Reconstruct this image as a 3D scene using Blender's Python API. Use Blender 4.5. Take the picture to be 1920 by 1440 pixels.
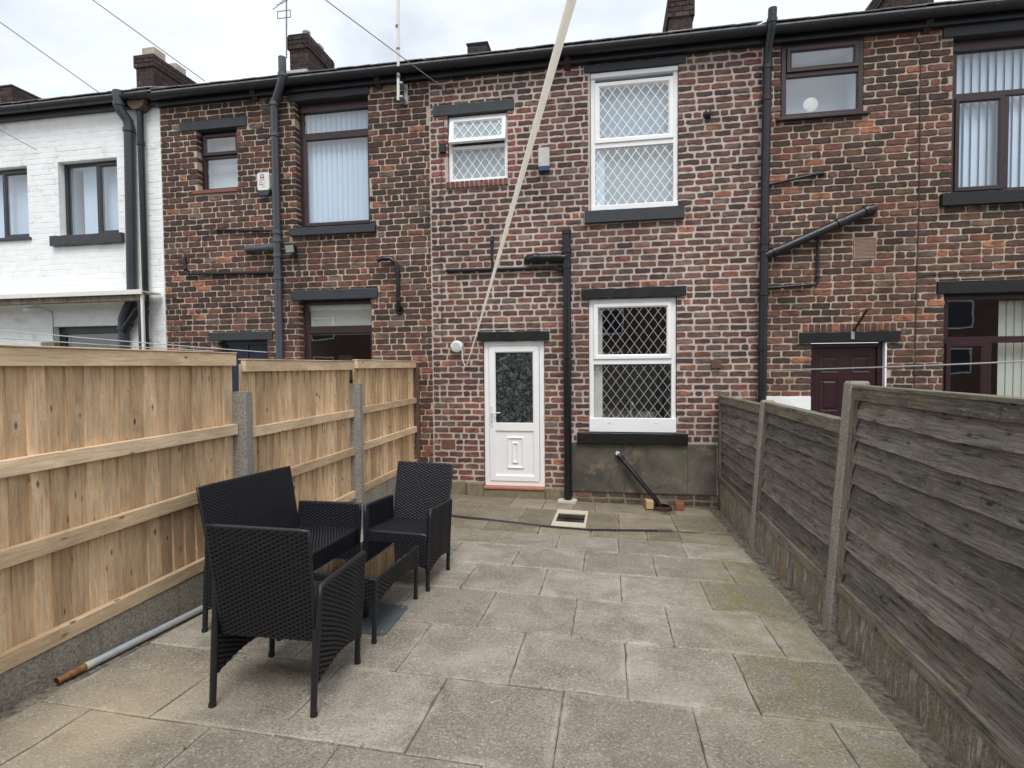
import bpy, bmesh, math, random
from mathutils import Vector, Matrix, noise
R = math.radians
random.seed(7)
for o in list(bpy.data.objects): bpy.data.objects.remove(o)
S = bpy.context.scene
COL = S.collection

# ------------------------------------------------------------------ camera, sky, sun, exposure
cam_d = bpy.data.cameras.new('camera')
cam = bpy.data.objects.new('camera', cam_d); COL.objects.link(cam)
cam_d.sensor_fit = 'HORIZONTAL'; cam_d.sensor_width = 36.0; cam_d.lens = 36.0 * 1030.2 / 1920.0
cam_d.clip_start = 0.02; cam_d.clip_end = 1000
yaw, pitch, roll = R(-10.026), R(-1.860), R(-0.5006)
fw = Vector((math.sin(yaw) * math.cos(pitch), math.cos(yaw) * math.cos(pitch), math.sin(pitch)))
rt = Vector((math.cos(yaw), -math.sin(yaw), 0)); up = rt.cross(fw)
r2 = rt * math.cos(roll) + up * math.sin(roll); u2 = -rt * math.sin(roll) + up * math.cos(roll)
cam.matrix_world = Matrix(((r2.x, u2.x, -fw.x, 0), (r2.y, u2.y, -fw.y, 0), (r2.z, u2.z, -fw.z, 0), (0, 0, 0, 1)))
S.camera = cam
S.render.resolution_x, S.render.resolution_y = 1024, 768
S.render.engine = 'CYCLES'
S.cycles.max_bounces = 8; S.cycles.transparent_max_bounces = 12

SUN_EL, SUN_AZ = R(58), R(165)          # azimuth clockwise from +Y: the sun stands behind the camera, to the right
W = bpy.data.worlds.new('World'); S.world = W; W.use_nodes = True
nt = W.node_tree; nt.nodes.clear()
def wn(t, **k):
    n = nt.nodes.new(t)
    for a, b in k.items(): setattr(n, a, b)
    return n
sky = wn('ShaderNodeTexSky', sky_type='NISHITA', sun_disc=False, sun_elevation=SUN_EL, sun_rotation=SUN_AZ, air_density=1.0, dust_density=3.0)
skys = wn('ShaderNodeVectorMath', operation='SCALE'); skys.inputs['Scale'].default_value = 0.11
tc = wn('ShaderNodeTexCoord'); mp = wn('ShaderNodeMapping'); mp.inputs['Scale'].default_value = (1.0, 1.0, 1.9)
n1 = wn('ShaderNodeTexNoise'); n1.inputs['Scale'].default_value = 2.1; n1.inputs['Detail'].default_value = 7; n1.inputs['Roughness'].default_value = 0.52; n1.inputs['Distortion'].default_value = 0.35
cr = wn('ShaderNodeValToRGB'); e = cr.color_ramp.elements
e[0].position = 0.32; e[0].color = (0.56, 0.61, 0.68, 1); e[1].position = 0.68; e[1].color = (0.95, 0.97, 0.99, 1)
m = e.new(0.47); m.color = (0.80, 0.855, 0.92, 1)
mx = wn('ShaderNodeMix', data_type='RGBA'); mx.inputs[0].default_value = 0.93
bg = wn('ShaderNodeBackground'); bg.inputs['Strength'].default_value = 0.78
wo = wn('ShaderNodeOutputWorld')
L = nt.links.new
L(tc.outputs['Generated'], mp.inputs['Vector']); L(mp.outputs['Vector'], n1.inputs['Vector']); L(n1.outputs[0], cr.inputs[0])
L(sky.outputs[0], skys.inputs[0]); L(skys.outputs[0], mx.inputs[6]); L(cr.outputs[0], mx.inputs[7]); L(mx.outputs[2], bg.inputs[0]); L(bg.outputs[0], wo.inputs[0])

sd = bpy.data.lights.new('sun', 'SUN'); sd.energy = 1.5; sd.angle = R(28); sd.color = (1.0, 0.98, 0.95)
sun = bpy.data.objects.new('sun', sd); COL.objects.link(sun)
tosun = Vector((math.sin(SUN_AZ) * math.cos(SUN_EL), math.cos(SUN_AZ) * math.cos(SUN_EL), math.sin(SUN_EL)))
sun.rotation_euler = tosun.to_track_quat('Z', 'Y').to_euler(); sun.location = (3, -6, 12)
S.view_settings.view_transform = 'Standard'; S.view_settings.look = 'None'; S.view_settings.gamma = 1.0
S.view_settings.exposure = 0.7
S.view_settings.use_curve_mapping = False

# ------------------------------------------------------------------ helpers
def lin(r, g, b, k=1.0):
    def f(c):
        c /= 255.0
        return min(1.0, k * (c / 12.92 if c <= 0.04045 else ((c + 0.055) / 1.055) ** 2.4))
    return (f(r), f(g), f(b), 1.0)

class MB:
    def __init__(s): s.v = []; s.f = []; s.c = []
    def poly(s, pts, faces, col=None):
        b = len(s.v); s.v += [tuple(p) for p in pts]
        for f in faces: s.f.append(tuple(b + i for i in f)); s.c.append(col)
        return s
    def box(s, x0, x1, y0, y1, z0, z1, ch=0.0, col=None):
        if ch <= 0:
            p = [(x0, y0, z0), (x1, y0, z0), (x1, y1, z0), (x0, y1, z0), (x0, y0, z1), (x1, y0, z1), (x1, y1, z1), (x0, y1, z1)]
            return s.poly(p, [(0, 3, 2, 1), (4, 5, 6, 7), (0, 1, 5, 4), (1, 2, 6, 5), (2, 3, 7, 6), (3, 0, 4, 7)], col)
        lo = (x0, y0, z0); hi = (x1, y1, z1); idx = {}; pts = []
        for cx in (0, 1):
            for cy in (0, 1):
                for cz in (0, 1):
                    c = [(lo, hi)[cx][0], (lo, hi)[cy][1], (lo, hi)[cz][2]]; sg = [1 - 2 * cx, 1 - 2 * cy, 1 - 2 * cz]
                    for a in range(3):
                        q = list(c)
                        for k in range(3):
                            if k != a: q[k] += sg[k] * ch
                        idx[(cx, cy, cz, a)] = len(pts); pts.append(q)
        F = []
        for a in range(3):
            o = [k for k in range(3) if k != a]
            for sd_ in (0, 1):
                loop = []
                for u, w in ((0, 0), (1, 0), (1, 1), (0, 1)):
                    k = [0, 0, 0]; k[a] = sd_; k[o[0]] = u; k[o[1]] = w; loop.append(idx[(*k, a)])
                if (sd_ == 1) == (a == 1): loop.reverse()
                F.append(loop)
        for a in range(3):
            o = [k for k in range(3) if k != a]
            for u in (0, 1):
                for w in (0, 1):
                    k0 = [0, 0, 0]; k0[o[0]] = u; k0[o[1]] = w; k1 = list(k0); k1[a] = 1
                    F.append([idx[(*k0, o[0])], idx[(*k1, o[0])], idx[(*k1, o[1])], idx[(*k0, o[1])]])
        for cx in (0, 1):
            for cy in (0, 1):
                for cz in (0, 1): F.append([idx[(cx, cy, cz, a)] for a in range(3)])
        return s.poly(pts, F, col)
    def tube(s, path, r, n=10, caps=True, col=None):
        P = [Vector(p) for p in path]; rings = []
        rr = r if isinstance(r, (list, tuple)) else [r] * len(P)
        ref = None
        for i, p in enumerate(P):
            if i == 0: t = P[1] - P[0]
            elif i == len(P) - 1: t = P[-1] - P[-2]
            else: t = (P[i + 1] - P[i]).normalized() + (P[i] - P[i - 1]).normalized()
            t.normalize()
            if ref is None: ref = t.orthogonal().normalized()
            ref = (ref - t * ref.dot(t)).normalized(); b = t.cross(ref)
            rings.append([p + (ref * math.cos(2 * math.pi * k / n) + b * math.sin(2 * math.pi * k / n)) * rr[i] for k in range(n)])
        pts = [q for g in rings for q in g]; F = []
        for i in range(len(P) - 1):
            for k in range(n): F.append((i * n + k, i * n + (k + 1) % n, (i + 1) * n + (k + 1) % n, (i + 1) * n + k))
        if caps: F.append(tuple(range(n - 1, -1, -1))); F.append(tuple((len(P) - 1) * n + k for k in range(n)))
        return s.poly(pts, F, col)
    def ring(s, x0, x1, z0, z1, prof, close=False, col=None):
        """mitred frame round a rectangle in the XZ plane; prof = [(inset, y)...]"""
        pts = []
        for i, y in prof: pts += [(x0 + i, y, z0 + i), (x1 - i, y, z0 + i), (x1 - i, y, z1 - i), (x0 + i, y, z1 - i)]
        F = []; n = len(prof)
        for j in range(n if close else n - 1):
            a = j * 4; b = ((j + 1) % n) * 4
            for k in range(4): F.append((a + k, a + (k + 1) % 4, b + (k + 1) % 4, b + k))
        return s.poly(pts, F, col)
    def prism(s, pts2, axis, a, b, col=None):
        """extrude a 2D outline along an axis: axis 'x' -> (y,z), 'y' -> (x,z), 'z' -> (x,y)"""
        def mk(p, t): return {'x': (t, p[0], p[1]), 'y': (p[0], t, p[1]), 'z': (p[0], p[1], t)}[axis]
        n = len(pts2); P = [mk(p, a) for p in pts2] + [mk(p, b) for p in pts2]
        F = [tuple(range(n - 1, -1, -1)), tuple(range(n, 2 * n))] + [(k, (k + 1) % n, n + (k + 1) % n, n + k) for k in range(n)]
        return s.poly(P, F, col)
    def mesh(s, name, mat, smooth=False, fix=True):
        me = bpy.data.meshes.new(name); me.from_pydata(s.v, [], s.f); me.update()
        if any(c is not None for c in s.c):
            at = me.attributes.new('col', 'FLOAT_COLOR', 'FACE')
            buf = []
            for c in s.c: buf += list(c if c is not None else (0.5, 0.5, 0.5, 1))
            at.data.foreach_set('color', buf)
        if fix:
            bm = bmesh.new(); bm.from_mesh(me); bmesh.ops.recalc_face_normals(bm, faces=bm.faces); bm.to_mesh(me); bm.free()
        if mat: me.materials.append(mat)
        if smooth:
            me.polygons.foreach_set('use_smooth', [True] * len(me.polygons))
            if smooth != 'all': me.set_sharp_from_angle(angle=R(40))
        me.update(); return me
    def build(s, name, mat, parent=None, smooth=False, kind=None, label=None, fix=True):
        return link(name, s.mesh(name, mat, smooth, fix), parent, kind, label)

LOC = {}
def link(name, me, parent=None, kind=None, label=None):
    o = bpy.data.objects.new(name, me); COL.objects.link(o)
    if parent: attach(o, parent)
    if kind: o['kind'] = kind
    if label: o['label'] = label
    return o
def root_of(o):
    while o.parent: o = o.parent
    return o
def attach(o, parent):
    """parent keeping world coordinates (all parents here have no rotation of their own unless built in local space)"""
    o.parent = parent
    o.matrix_parent_inverse = LOC.get(parent.name, Matrix.Identity(4))
def thing(name, loc, label, cat, group=None, mw=None):
    o = bpy.data.objects.new(name, None); COL.objects.link(o); o.empty_display_size = 0.1
    m_ = mw if mw is not None else Matrix.Translation(loc)
    o.matrix_world = m_
    LOC[o.name] = m_.inverted() if mw is None else Matrix.Identity(4)
    return tag(o, label, cat, group)
def tag(o, label, cat, group=None):
    o['label'] = label; o['category'] = cat
    if group: o['group'] = group
    return o

# ------------------------------------------------------------------ materials
def mat(name):
    m_ = bpy.data.materials.new(name); m_.use_nodes = True; t = m_.node_tree; t.nodes.clear()
    out = t.nodes.new('ShaderNodeOutputMaterial'); b = t.nodes.new('ShaderNodeBsdfPrincipled'); t.links.new(b.outputs[0], out.inputs[0])
    return m_, t, b
class NG:
    """small node-graph helper"""
    def __init__(s, t): s.t = t
    def n(s, ty, ins=None, **k):
        x = s.t.nodes.new(ty)
        for a, b in k.items(): setattr(x, a, b)
        for a, b in (ins or {}).items():
            if isinstance(b, bpy.types.NodeSocket): s.t.links.new(b, x.inputs[a])
            else: x.inputs[a].default_value = b
        return x
    def coord(s, kind='Object'): return s.n('ShaderNodeTexCoord').outputs[kind]
    def pos(s): return s.n('ShaderNodeNewGeometry').outputs['Position']
    def map(s, v, scale=(1, 1, 1), loc=(0, 0, 0), rot=(0, 0, 0)): return s.n('ShaderNodeMapping', {'Vector': v, 'Scale': scale, 'Location': loc, 'Rotation': rot}).outputs[0]
    def noise(s, v, scale, detail=4, rough=0.55, dist=0.0): return s.n('ShaderNodeTexNoise', {'Vector': v, 'Scale': scale, 'Detail': detail, 'Roughness': rough, 'Distortion': dist}).outputs[0]
    def ramp(s, f, *st):
        x = s.n('ShaderNodeValToRGB', {0: f}); el = x.color_ramp.elements
        while len(el) < len(st): el.new(0.5)
        for q, (p, c) in zip(el, st): q.position = p; q.color = c if isinstance(c, (tuple, list)) else (c, c, c, 1)
        return x.outputs[0]
    def mix(s, f, a, b, mode='MIX'):
        x = s.n('ShaderNodeMix', data_type='RGBA', blend_type=mode)
        for i, v in ((0, f), (6, a), (7, b)):
            if isinstance(v, bpy.types.NodeSocket): s.t.links.new(v, x.inputs[i])
            else: x.inputs[i].default_value = v
        return x.outputs[2]
    def math(s, op, a, b=0.0, c=0.0, clamp=False):
        x = s.n('ShaderNodeMath', operation=op, use_clamp=clamp)
        for i, v in enumerate((a, b, c)):
            if isinstance(v, bpy.types.NodeSocket): s.t.links.new(v, x.inputs[i])
            else: x.inputs[i].default_value = v
        return x.outputs[0]
    def vadd(s, a, b): return s.n('ShaderNodeVectorMath', {0: a, 1: b}, operation='ADD').outputs[0]
    def vscale(s, a, k): return s.n('ShaderNodeVectorMath', {0: a, 'Scale': k}, operation='SCALE').outputs[0]
    def bump(s, h, st=0.5, d=0.01): return s.n('ShaderNodeBump', {'Height': h, 'Strength': st, 'Distance': d}).outputs[0]
    def set(s, sock, v):
        if isinstance(v, bpy.types.NodeSocket): s.t.links.new(v, sock)
        else: sock.default_value = v

def simple(name, col, rough=0.6, metal=0.0, var=0.12, scale=8.0, bump=0.0, bscale=60.0, spec=0.5, dirt=None):
    m_, t, b = mat(name); g = NG(t); p = g.pos()
    f = g.noise(p, scale, 5)
    c = g.mix(1.0, col, g.ramp(f, (0.3, 1 - var), (0.7, 1 + var)), 'MULTIPLY')
    if dirt:
        c = g.mix(g.ramp(g.noise(p, dirt[1], 6, 0.65), (dirt[2], 0.0), (dirt[2] + 0.15, dirt[3])), c, dirt[0])
    g.set(b.inputs['Base Color'], c); b.inputs['Metallic'].default_value = metal; b.inputs['Specular IOR Level'].default_value = spec
    g.set(b.inputs['Roughness'], g.math('ADD', rough - 0.08, g.math('MULTIPLY', g.noise(p, scale * 3, 3), 0.16)))
    if bump: g.set(b.inputs['Normal'], g.bump(g.noise(p, bscale, 4, 0.6), bump, 0.01))
    return m_

def brick_mat(name, src):
    m_, t, b = mat(name); g = NG(t); p = g.pos()
    if src == 'obj': base = g.n('ShaderNodeObjectInfo').outputs['Color']
    else: base = g.n('ShaderNodeAttribute', attribute_name='col').outputs['Color']
    f1 = g.noise(p, 34, 5, 0.65); f2 = g.noise(g.map(p, (1, 1, 2.2)), 9, 4)
    c = g.mix(1.0, base, g.ramp(f1, (0.25, 0.66), (0.5, 1.0), (0.78, 1.3)), 'MULTIPLY')
    c = g.mix(g.ramp(g.noise(p, 19, 4, 0.6), (0.5, 0.0), (0.7, 0.5)), c, lin(116, 86, 77))                # baked red showing through
    c = g.mix(g.ramp(f2, (0.47, 0.0), (0.66, 0.7)), c, lin(66, 54, 50))                                   # soot blotches
    c = g.mix(g.ramp(g.noise(p, 70, 3, 0.7), (0.62, 0.0), (0.74, 0.6)), c, lin(176, 160, 150))           # lime smears and chips
    c = g.mix(1.0, c, g.ramp(g.noise(p, 1.1, 6, 0.65), (0.3, 0.72), (0.7, 1.18)), 'MULTIPLY')               # broad grime
    g.set(b.inputs['Base Color'], c); b.inputs['Roughness'].default_value = 0.88; b.inputs['Specular IOR Level'].default_value = 0.25
    g.set(b.inputs['Normal'], g.bump(g.noise(p, 95, 5, 0.7), 0.55, 0.012))
    return m_
M = {}
M['brick_o'] = brick_mat('brick_single', 'obj'); M['brick_a'] = brick_mat('brick_mass', 'attr')
def mortar_mat(name, c0, c1, c2):
    m_, t, b = mat(name); g = NG(t); p = g.pos()
    c = g.mix(g.ramp(g.noise(p, 3.2, 5, 0.6), (0.35, 0.0), (0.65, 1.0)), c0, c1)
    c = g.mix(g.ramp(g.noise(p, 28, 5, 0.7), (0.52, 0.0), (0.7, 0.7)), c, c2)
    c = g.mix(1.0, c, g.ramp(g.noise(p, 1.1, 6, 0.65), (0.3, 0.68), (0.7, 1.1)), 'MULTIPLY')
    c = g.mix(g.ramp(g.noise(p, 7, 6, 0.7), (0.54, 0.0), (0.7, 0.6)), c, c2)
    g.set(b.inputs['Base Color'], c); b.inputs['Roughness'].default_value = 0.95; b.inputs['Specular IOR Level'].default_value = 0.2
    g.set(b.inputs['Normal'], g.bump(g.noise(p, 120, 4, 0.7), 0.7, 0.01)); return m_
M['mortar_pink'] = mortar_mat('mortar_pinkish', lin(208, 196, 188), lin(193, 180, 172), lin(150, 137, 129))
M['mortar_tan'] = mortar_mat('mortar_tan', lin(208, 190, 172), lin(192, 173, 153), lin(150, 136, 122))
M['mortar_sand'] = mortar_mat('mortar_sandy', lin(204, 188, 167), lin(186, 170, 149), lin(138, 124, 109))
M['sooty_mortar'] = mortar_mat('sooty_mortar', lin(112, 102, 96), lin(92, 84, 80), lin(66, 60, 58))
M['white_wall'] = simple('white_masonry_paint', lin(238, 240, 240), 0.8, var=0.06, scale=5, bump=0.22, bscale=45, dirt=(lin(178, 180, 176), 4.0, 0.58, 0.5))
M['upvc'] = simple('white_upvc', lin(240, 240, 240), 0.32, var=0.03, scale=3, dirt=(lin(205, 203, 196), 7.0, 0.62, 0.35))
M['leadstrip'] = simple('pale_lead_strip', lin(236, 238, 238), 0.5, var=0.03)
M['brown'] = simple('brown_upvc', lin(54, 38, 39), 0.35, var=0.12, scale=6)
M['maroon'] = simple('maroon_upvc', lin(50, 25, 31), 0.35, var=0.1, scale=6)
M['blackframe'] = simple('anthracite_upvc', lin(46, 47, 52), 0.35, var=0.1, scale=6)
M['greypaint'] = simple('grey_masonry_paint', lin(50, 54, 59), 0.65, var=0.12, scale=6, bump=0.25, bscale=40, dirt=(lin(84, 87, 90), 11.0, 0.6, 0.4))
M['blackpaint'] = simple('black_masonry_paint', lin(9, 9, 10), 0.45, var=0.3, scale=10, bump=0.5, bscale=45, dirt=(lin(58, 58, 60), 26.0, 0.68, 0.5))
M['pipe_grey'] = simple('grey_painted_pipe', lin(76, 80, 86), 0.42, var=0.08, scale=6, dirt=(lin(66, 70, 76), 9.0, 0.6, 0.4))
M['pipe_black'] = simple('black_plastic_pipe', lin(24, 25, 28), 0.3, var=0.15, scale=8, dirt=(lin(56, 56, 58), 18.0, 0.68, 0.4))
M['pipe_iron'] = simple('black_iron_pipe_flaking', lin(28, 30, 34), 0.36, var=0.25, scale=14, bump=0.4, bscale=50, dirt=(lin(190, 190, 190), 34.0, 0.655, 0.8))
M['gutter'] = simple('black_gutter', lin(26, 28, 34), 0.4, var=0.2, scale=5, dirt=(lin(62, 62, 62), 9.0, 0.6, 0.4))
M['slate'] = simple('weathered_slate', lin(134, 133, 134), 0.75, var=0.3, scale=9, bump=0.5, bscale=50, dirt=(lin(150, 148, 142), 16.0, 0.58, 0.6))
M['lead'] = simple('grey_lead_flashing', lin(170, 172, 176), 0.5, var=0.15, scale=12)
M['steel'] = simple('galvanised_steel', lin(182, 186, 190), 0.32, metal=0.6, var=0.1, scale=14)
M['white_plastic'] = simple('aged_white_plastic', lin(222, 222, 216), 0.4, var=0.05, scale=9)
M['blue_plastic'] = simple('dark_blue_plastic', lin(38, 62, 112), 0.3, var=0.1, scale=9)
M['navy'] = simple('navy_lens_plastic', lin(46, 54, 70), 0.2, var=0.1, scale=9)
M['clay'] = simple('terracotta', lin(128, 80, 68), 0.8, var=0.2, scale=30, bump=0.3)
M['buff'] = simple('buff_plastic', lin(150, 122, 108), 0.6, var=0.1, scale=20)
M['pot'] = simple('buff_chimney_pot', lin(170, 158, 142), 0.85, var=0.2, scale=14)
def cord_mat():
    m_ = simple('cream_pvc_cord', lin(255, 253, 247), 0.5, var=0.03, scale=30); t = m_.node_tree; g = NG(t)
    out = [n for n in t.nodes if n.type == 'OUTPUT_MATERIAL'][0]; b = [n for n in t.nodes if n.type == 'BSDF_PRINCIPLED'][0]
    tr = g.n('ShaderNodeBsdfTranslucent', {0: lin(255, 253, 247)}); ms = g.n('ShaderNodeMixShader', {0: 0.5, 1: b.outputs[0], 2: tr.outputs[0]}); t.links.new(ms.outputs[0], out.inputs[0]); return m_
M['cord'] = cord_mat()
M['cord_white'] = simple('white_line', lin(176, 178, 178), 0.55, var=0.05, scale=30)
M['wire'] = simple('grey_wire', lin(120, 122, 126), 0.6, var=0.05)
M['cable'] = simple('dark_cable', lin(58, 50, 48), 0.6, var=0.1)
M['blind'] = simple('pale_sky_tinted_blind', lin(214, 230, 248), 0.85, var=0.03, scale=3)  # sky-blue reflection of the panes mixed into the fabric colour
M['net_sky_tint'] = simple('sky_tinted_net', lin(170, 186, 200), 0.9, var=0.06, scale=4)  # bluish sky reflection of the top sash painted into the net colour
M['net'] = simple('net_curtain', lin(176, 186, 188), 0.9, var=0.05, scale=5)
M['cream_blind'] = simple('cream_blind', lin(222, 222, 208), 0.85, var=0.04, scale=4)
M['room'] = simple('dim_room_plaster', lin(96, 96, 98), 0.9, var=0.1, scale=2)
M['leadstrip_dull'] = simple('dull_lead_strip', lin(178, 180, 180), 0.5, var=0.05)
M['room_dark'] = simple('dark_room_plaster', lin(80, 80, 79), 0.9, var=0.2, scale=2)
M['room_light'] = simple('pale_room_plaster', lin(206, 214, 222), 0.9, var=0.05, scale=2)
M['rust'] = simple('rusty_iron', lin(138, 100, 62), 0.8, var=0.3, scale=40, bump=0.4, dirt=(lin(70, 52, 38), 24.0, 0.52, 0.8))
M['pole'] = simple('galvanised_pole', lin(188, 192, 194), 0.38, metal=0.3, var=0.08, scale=20)
M['plate'] = simple('grey_painted_steel', lin(92, 99, 101), 0.5, var=0.12, scale=9, bump=0.1)
M['red_tile'] = simple('terracotta_threshold', lin(172, 108, 86), 0.7, var=0.15, scale=30)
M['yellow_brick'] = simple('yellow_brick', lin(184, 160, 116), 0.9, var=0.2, scale=40, bump=0.5)
M['red_brick'] = simple('new_red_brick', lin(134, 82, 66), 0.9, var=0.2, scale=40, bump=0.5)
M['white_mortar'] = simple('pale_cement', lin(198, 190, 172), 0.95, var=0.15, scale=30, bump=0.5, bscale=90)
M['rubber'] = simple('black_rubber', lin(30, 30, 32), 0.6, var=0.1)
M['soil'] = simple('soil_and_rubble', lin(124, 115, 102), 0.95, var=0.4, scale=30, bump=0.9, bscale=40, dirt=(lin(58, 50, 42), 14.0, 0.5, 0.8))
M['earth'] = simple('bare_yard', lin(120, 114, 104), 0.95, var=0.2, scale=3, bump=0.3)
M['moss'] = simple('mossy_stone_plinth', lin(128, 118, 98), 0.92, var=0.25, scale=18, bump=0.6, bscale=50, dirt=(lin(96, 98, 56), 9.0, 0.5, 0.6))
M['oldtimber'] = simple('old_stained_timber', lin(92, 72, 60), 0.85, var=0.25, scale=14, bump=0.3)

def glass_mat():
    m_ = bpy.data.materials.new('window_glass'); m_.use_nodes = True; t = m_.node_tree; t.nodes.clear(); g = NG(t)
    out = g.n('ShaderNodeOutputMaterial'); tr = g.n('ShaderNodeBsdfTransparent', {0: (0.9, 0.93, 0.94, 1)}); gl = g.n('ShaderNodeBsdfGlossy', {'Roughness': 0.0, 'Color': (1, 1, 1, 1)})
    # Schlick reflectance of a double-glazed pane, the same from either side
    geo = g.n('ShaderNodeNewGeometry'); dt = g.n('ShaderNodeVectorMath', {0: geo.outputs['Incoming'], 1: geo.outputs['Normal']}, operation='DOT_PRODUCT').outputs['Value']
    fr = g.math('MULTIPLY_ADD', g.math('POWER', g.math('SUBTRACT', 1.0, g.math('ABSOLUTE', dt)), 5.0), 0.86, 0.14)
    g.set(gl.inputs['Normal'], g.bump(g.noise(g.pos(), 1.6, 2), 0.03, 0.05))
    ms = g.n('ShaderNodeMixShader', {0: fr, 1: tr.outputs[0], 2: gl.outputs[0]}); t.links.new(ms.outputs[0], out.inputs[0]); return m_
M['glass'] = glass_mat()
def obscure_mat():
    m_, t, b = mat('leaf_patterned_obscure_glass'); g = NG(t); p = g.pos()
    w = g.vadd(p, g.vscale(g.n('ShaderNodeTexNoise', {'Vector': p, 'Scale': 11.0, 'Detail': 3.0}).outputs[1], 0.16))
    v = g.n('ShaderNodeTexVoronoi', {'Vector': w, 'Scale': 15.0}, feature='DISTANCE_TO_EDGE').outputs[0]
    v2 = g.n('ShaderNodeTexVoronoi', {'Vector': w, 'Scale': 15.0}).outputs['Color']
    c = g.mix(g.ramp(v, (0.02, 0.0), (0.16, 1.0)), lin(20, 22, 23), g.mix(v2, lin(40, 44, 45), lin(86, 92, 92)))
    g.set(b.inputs['Base Color'], c); b.inputs['Roughness'].default_value = 0.22
    g.set(b.inputs['Normal'], g.bump(v, 0.4, 0.02)); return m_
M['obscure'] = obscure_mat()
def tint_mat():
    m_, t, b = mat('black_table_glass'); b.inputs['Base Color'].default_value = (0.004, 0.004, 0.005, 1); b.inputs['Roughness'].default_value = 0.02
    b.inputs['IOR'].default_value = 1.52; return m_
M['tableglass'] = tint_mat()
def rattan_mat(name, c, ro):
    m_, t, b = mat(name); g = NG(t); p = g.coord('Object')
    g.set(b.inputs['Base Color'], g.mix(g.noise(p, 60, 3), lin(*c), lin(c[0] + 12, c[1] + 12, c[2] + 15))); b.inputs['Roughness'].default_value = ro
    b.inputs['Specular IOR Level'].default_value = 0.4
    g.set(b.inputs['Normal'], g.bump(g.n('ShaderNodeTexWave', {'Vector': p, 'Scale': 90.0, 'Distortion': 1.0}, bands_direction='Z').outputs[0], 0.15, 0.004)); return m_
M['rattan'] = rattan_mat('black_rattan', (27, 28, 32), 0.36)
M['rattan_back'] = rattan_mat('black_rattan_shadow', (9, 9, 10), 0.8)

def wood_mat(name, light, mid, dark, knot, along, weather=None):
    """along = axis index of the grain in object space"""
    m_, t, b = mat(name); g = NG(t); info = g.n('ShaderNodeObjectInfo'); rnd = info.outputs['Random']
    off = g.n('ShaderNodeCombineXYZ', {0: g.math('MULTIPLY', rnd, 37.0), 1: g.math('MULTIPLY', rnd, 71.0), 2: g.math('MULTIPLY', rnd, 53.0)}).outputs[0]
    p = g.vadd(g.coord('Object'), off)
    ks = [9.0, 9.0, 9.0]; ks[along] = 4.2
    vor = g.n('ShaderNodeTexVoronoi', {'Vector': g.map(p, tuple(ks)), 'Scale': 1.0, 'Randomness': 1.0})
    kd = vor.outputs['Distance']; kc = g.n('ShaderNodeSeparateColor', {0: vor.outputs['Color']}).outputs[0]
    has = g.math('GREATER_THAN', kc, 0.08)
    kmask = g.math('MULTIPLY', g.ramp(kd, (0.05, 1.0), (0.11, 0.0)), has)
    halo = g.math('MULTIPLY', g.ramp(kd, (0.08, 1.0), (0.34, 0.0)), has)
    gs = [1.0, 1.0, 1.0]; gs[along] = 0.045
    q = g.map(p, tuple(gs))
    q = g.vadd(q, g.vscale(g.n('ShaderNodeCombineXYZ', {0: halo, 1: halo, 2: halo}).outputs[0], 0.03))
    g1 = g.noise(q, 74, 5, 0.62, 0.8); g2 = g.noise(q, 300, 3, 0.6)
    c = g.mix(g.ramp(g1, (0.36, 0.0), (0.64, 1.0)), light, mid)
    c = g.mix(g.ramp(g2, (0.5, 0.0), (0.75, 0.55)), c, dark)
    c = g.mix(g.math('MULTIPLY', halo, 0.45), c, light if not weather else mid)
    c = g.mix(g.math('MULTIPLY', kmask, 0.92), c, knot)
    k2 = [26.0, 26.0, 26.0]; k2[along] = 9.0
    v2 = g.n('ShaderNodeTexVoronoi', {'Vector': g.map(p, tuple(k2)), 'Scale': 1.0}); c2 = g.n('ShaderNodeSeparateColor', {0: v2.outputs['Color']}).outputs[1]
    c = g.mix(g.math('MULTIPLY', g.math('MULTIPLY', g.ramp(v2.outputs['Distance'], (0.10, 1.0), (0.24, 0.0)), g.math('GREATER_THAN', c2, 0.86)), 0.75), c, knot)
    bs = [3.0, 3.0, 3.0]; bs[along] = 1.0
    big = g.noise(g.map(p, tuple(bs)), 1.9, 5, 0.6, 0.5)
    c = g.mix(1.0, c, g.ramp(big, (0.28, 0.66), (0.72, 1.2)), 'MULTIPLY')
    tone = g.mix(rnd, (0.66, 0.65, 0.65, 1), (1.24, 1.23, 1.21, 1)) if weather else g.mix(rnd, (0.74, 0.70, 0.65, 1), (1.1, 1.1, 1.1, 1)); c = g.mix(1.0, c, tone, 'MULTIPLY')
    if weather:
        wp = g.pos()
        c = g.mix(g.ramp(g.noise(wp, 3.5, 6, 0.65), (0.52, 0.0), (0.66, 0.55)), c, weather[0])
        sl = [1.0, 1.0, 1.0]; sl[along] = 0.16
        c = g.mix(g.ramp(g.noise(g.map(p, tuple(sl)), 90, 6, 0.8, 1.2), (0.57, 0.0), (0.68, 0.8)), c, weather[1])
        c = g.mix(g.ramp(g.noise(g.map(wp, (1, 5.0, 0.5)), 9, 4, 0.7), (0.62, 0.0), (0.72, 0.6)), c, weather[2])
        sw = [1.0, 1.0, 1.0]; sw[along] = 0.06
        c = g.mix(g.ramp(g.noise(g.map(p, tuple(sw)), 58, 5, 0.7, 0.5), (0.54, 0.0), (0.66, 0.8)), c, weather[2])
    g.set(b.inputs['Base Color'], c); b.inputs['Roughness'].default_value = 0.8; b.inputs['Specular IOR Level'].default_value = 0.25
    h = g.math('ADD', g.math('MULTIPLY', g1, 0.6), g.math('MULTIPLY', g2, 0.5)); h = g.math('SUBTRACT', h, g.math('MULTIPLY', kmask, 0.5))
    g.set(b.inputs['Normal'], g.bump(h, 1.0 if weather else 0.45, 0.016 if weather else 0.005)); return m_
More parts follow.
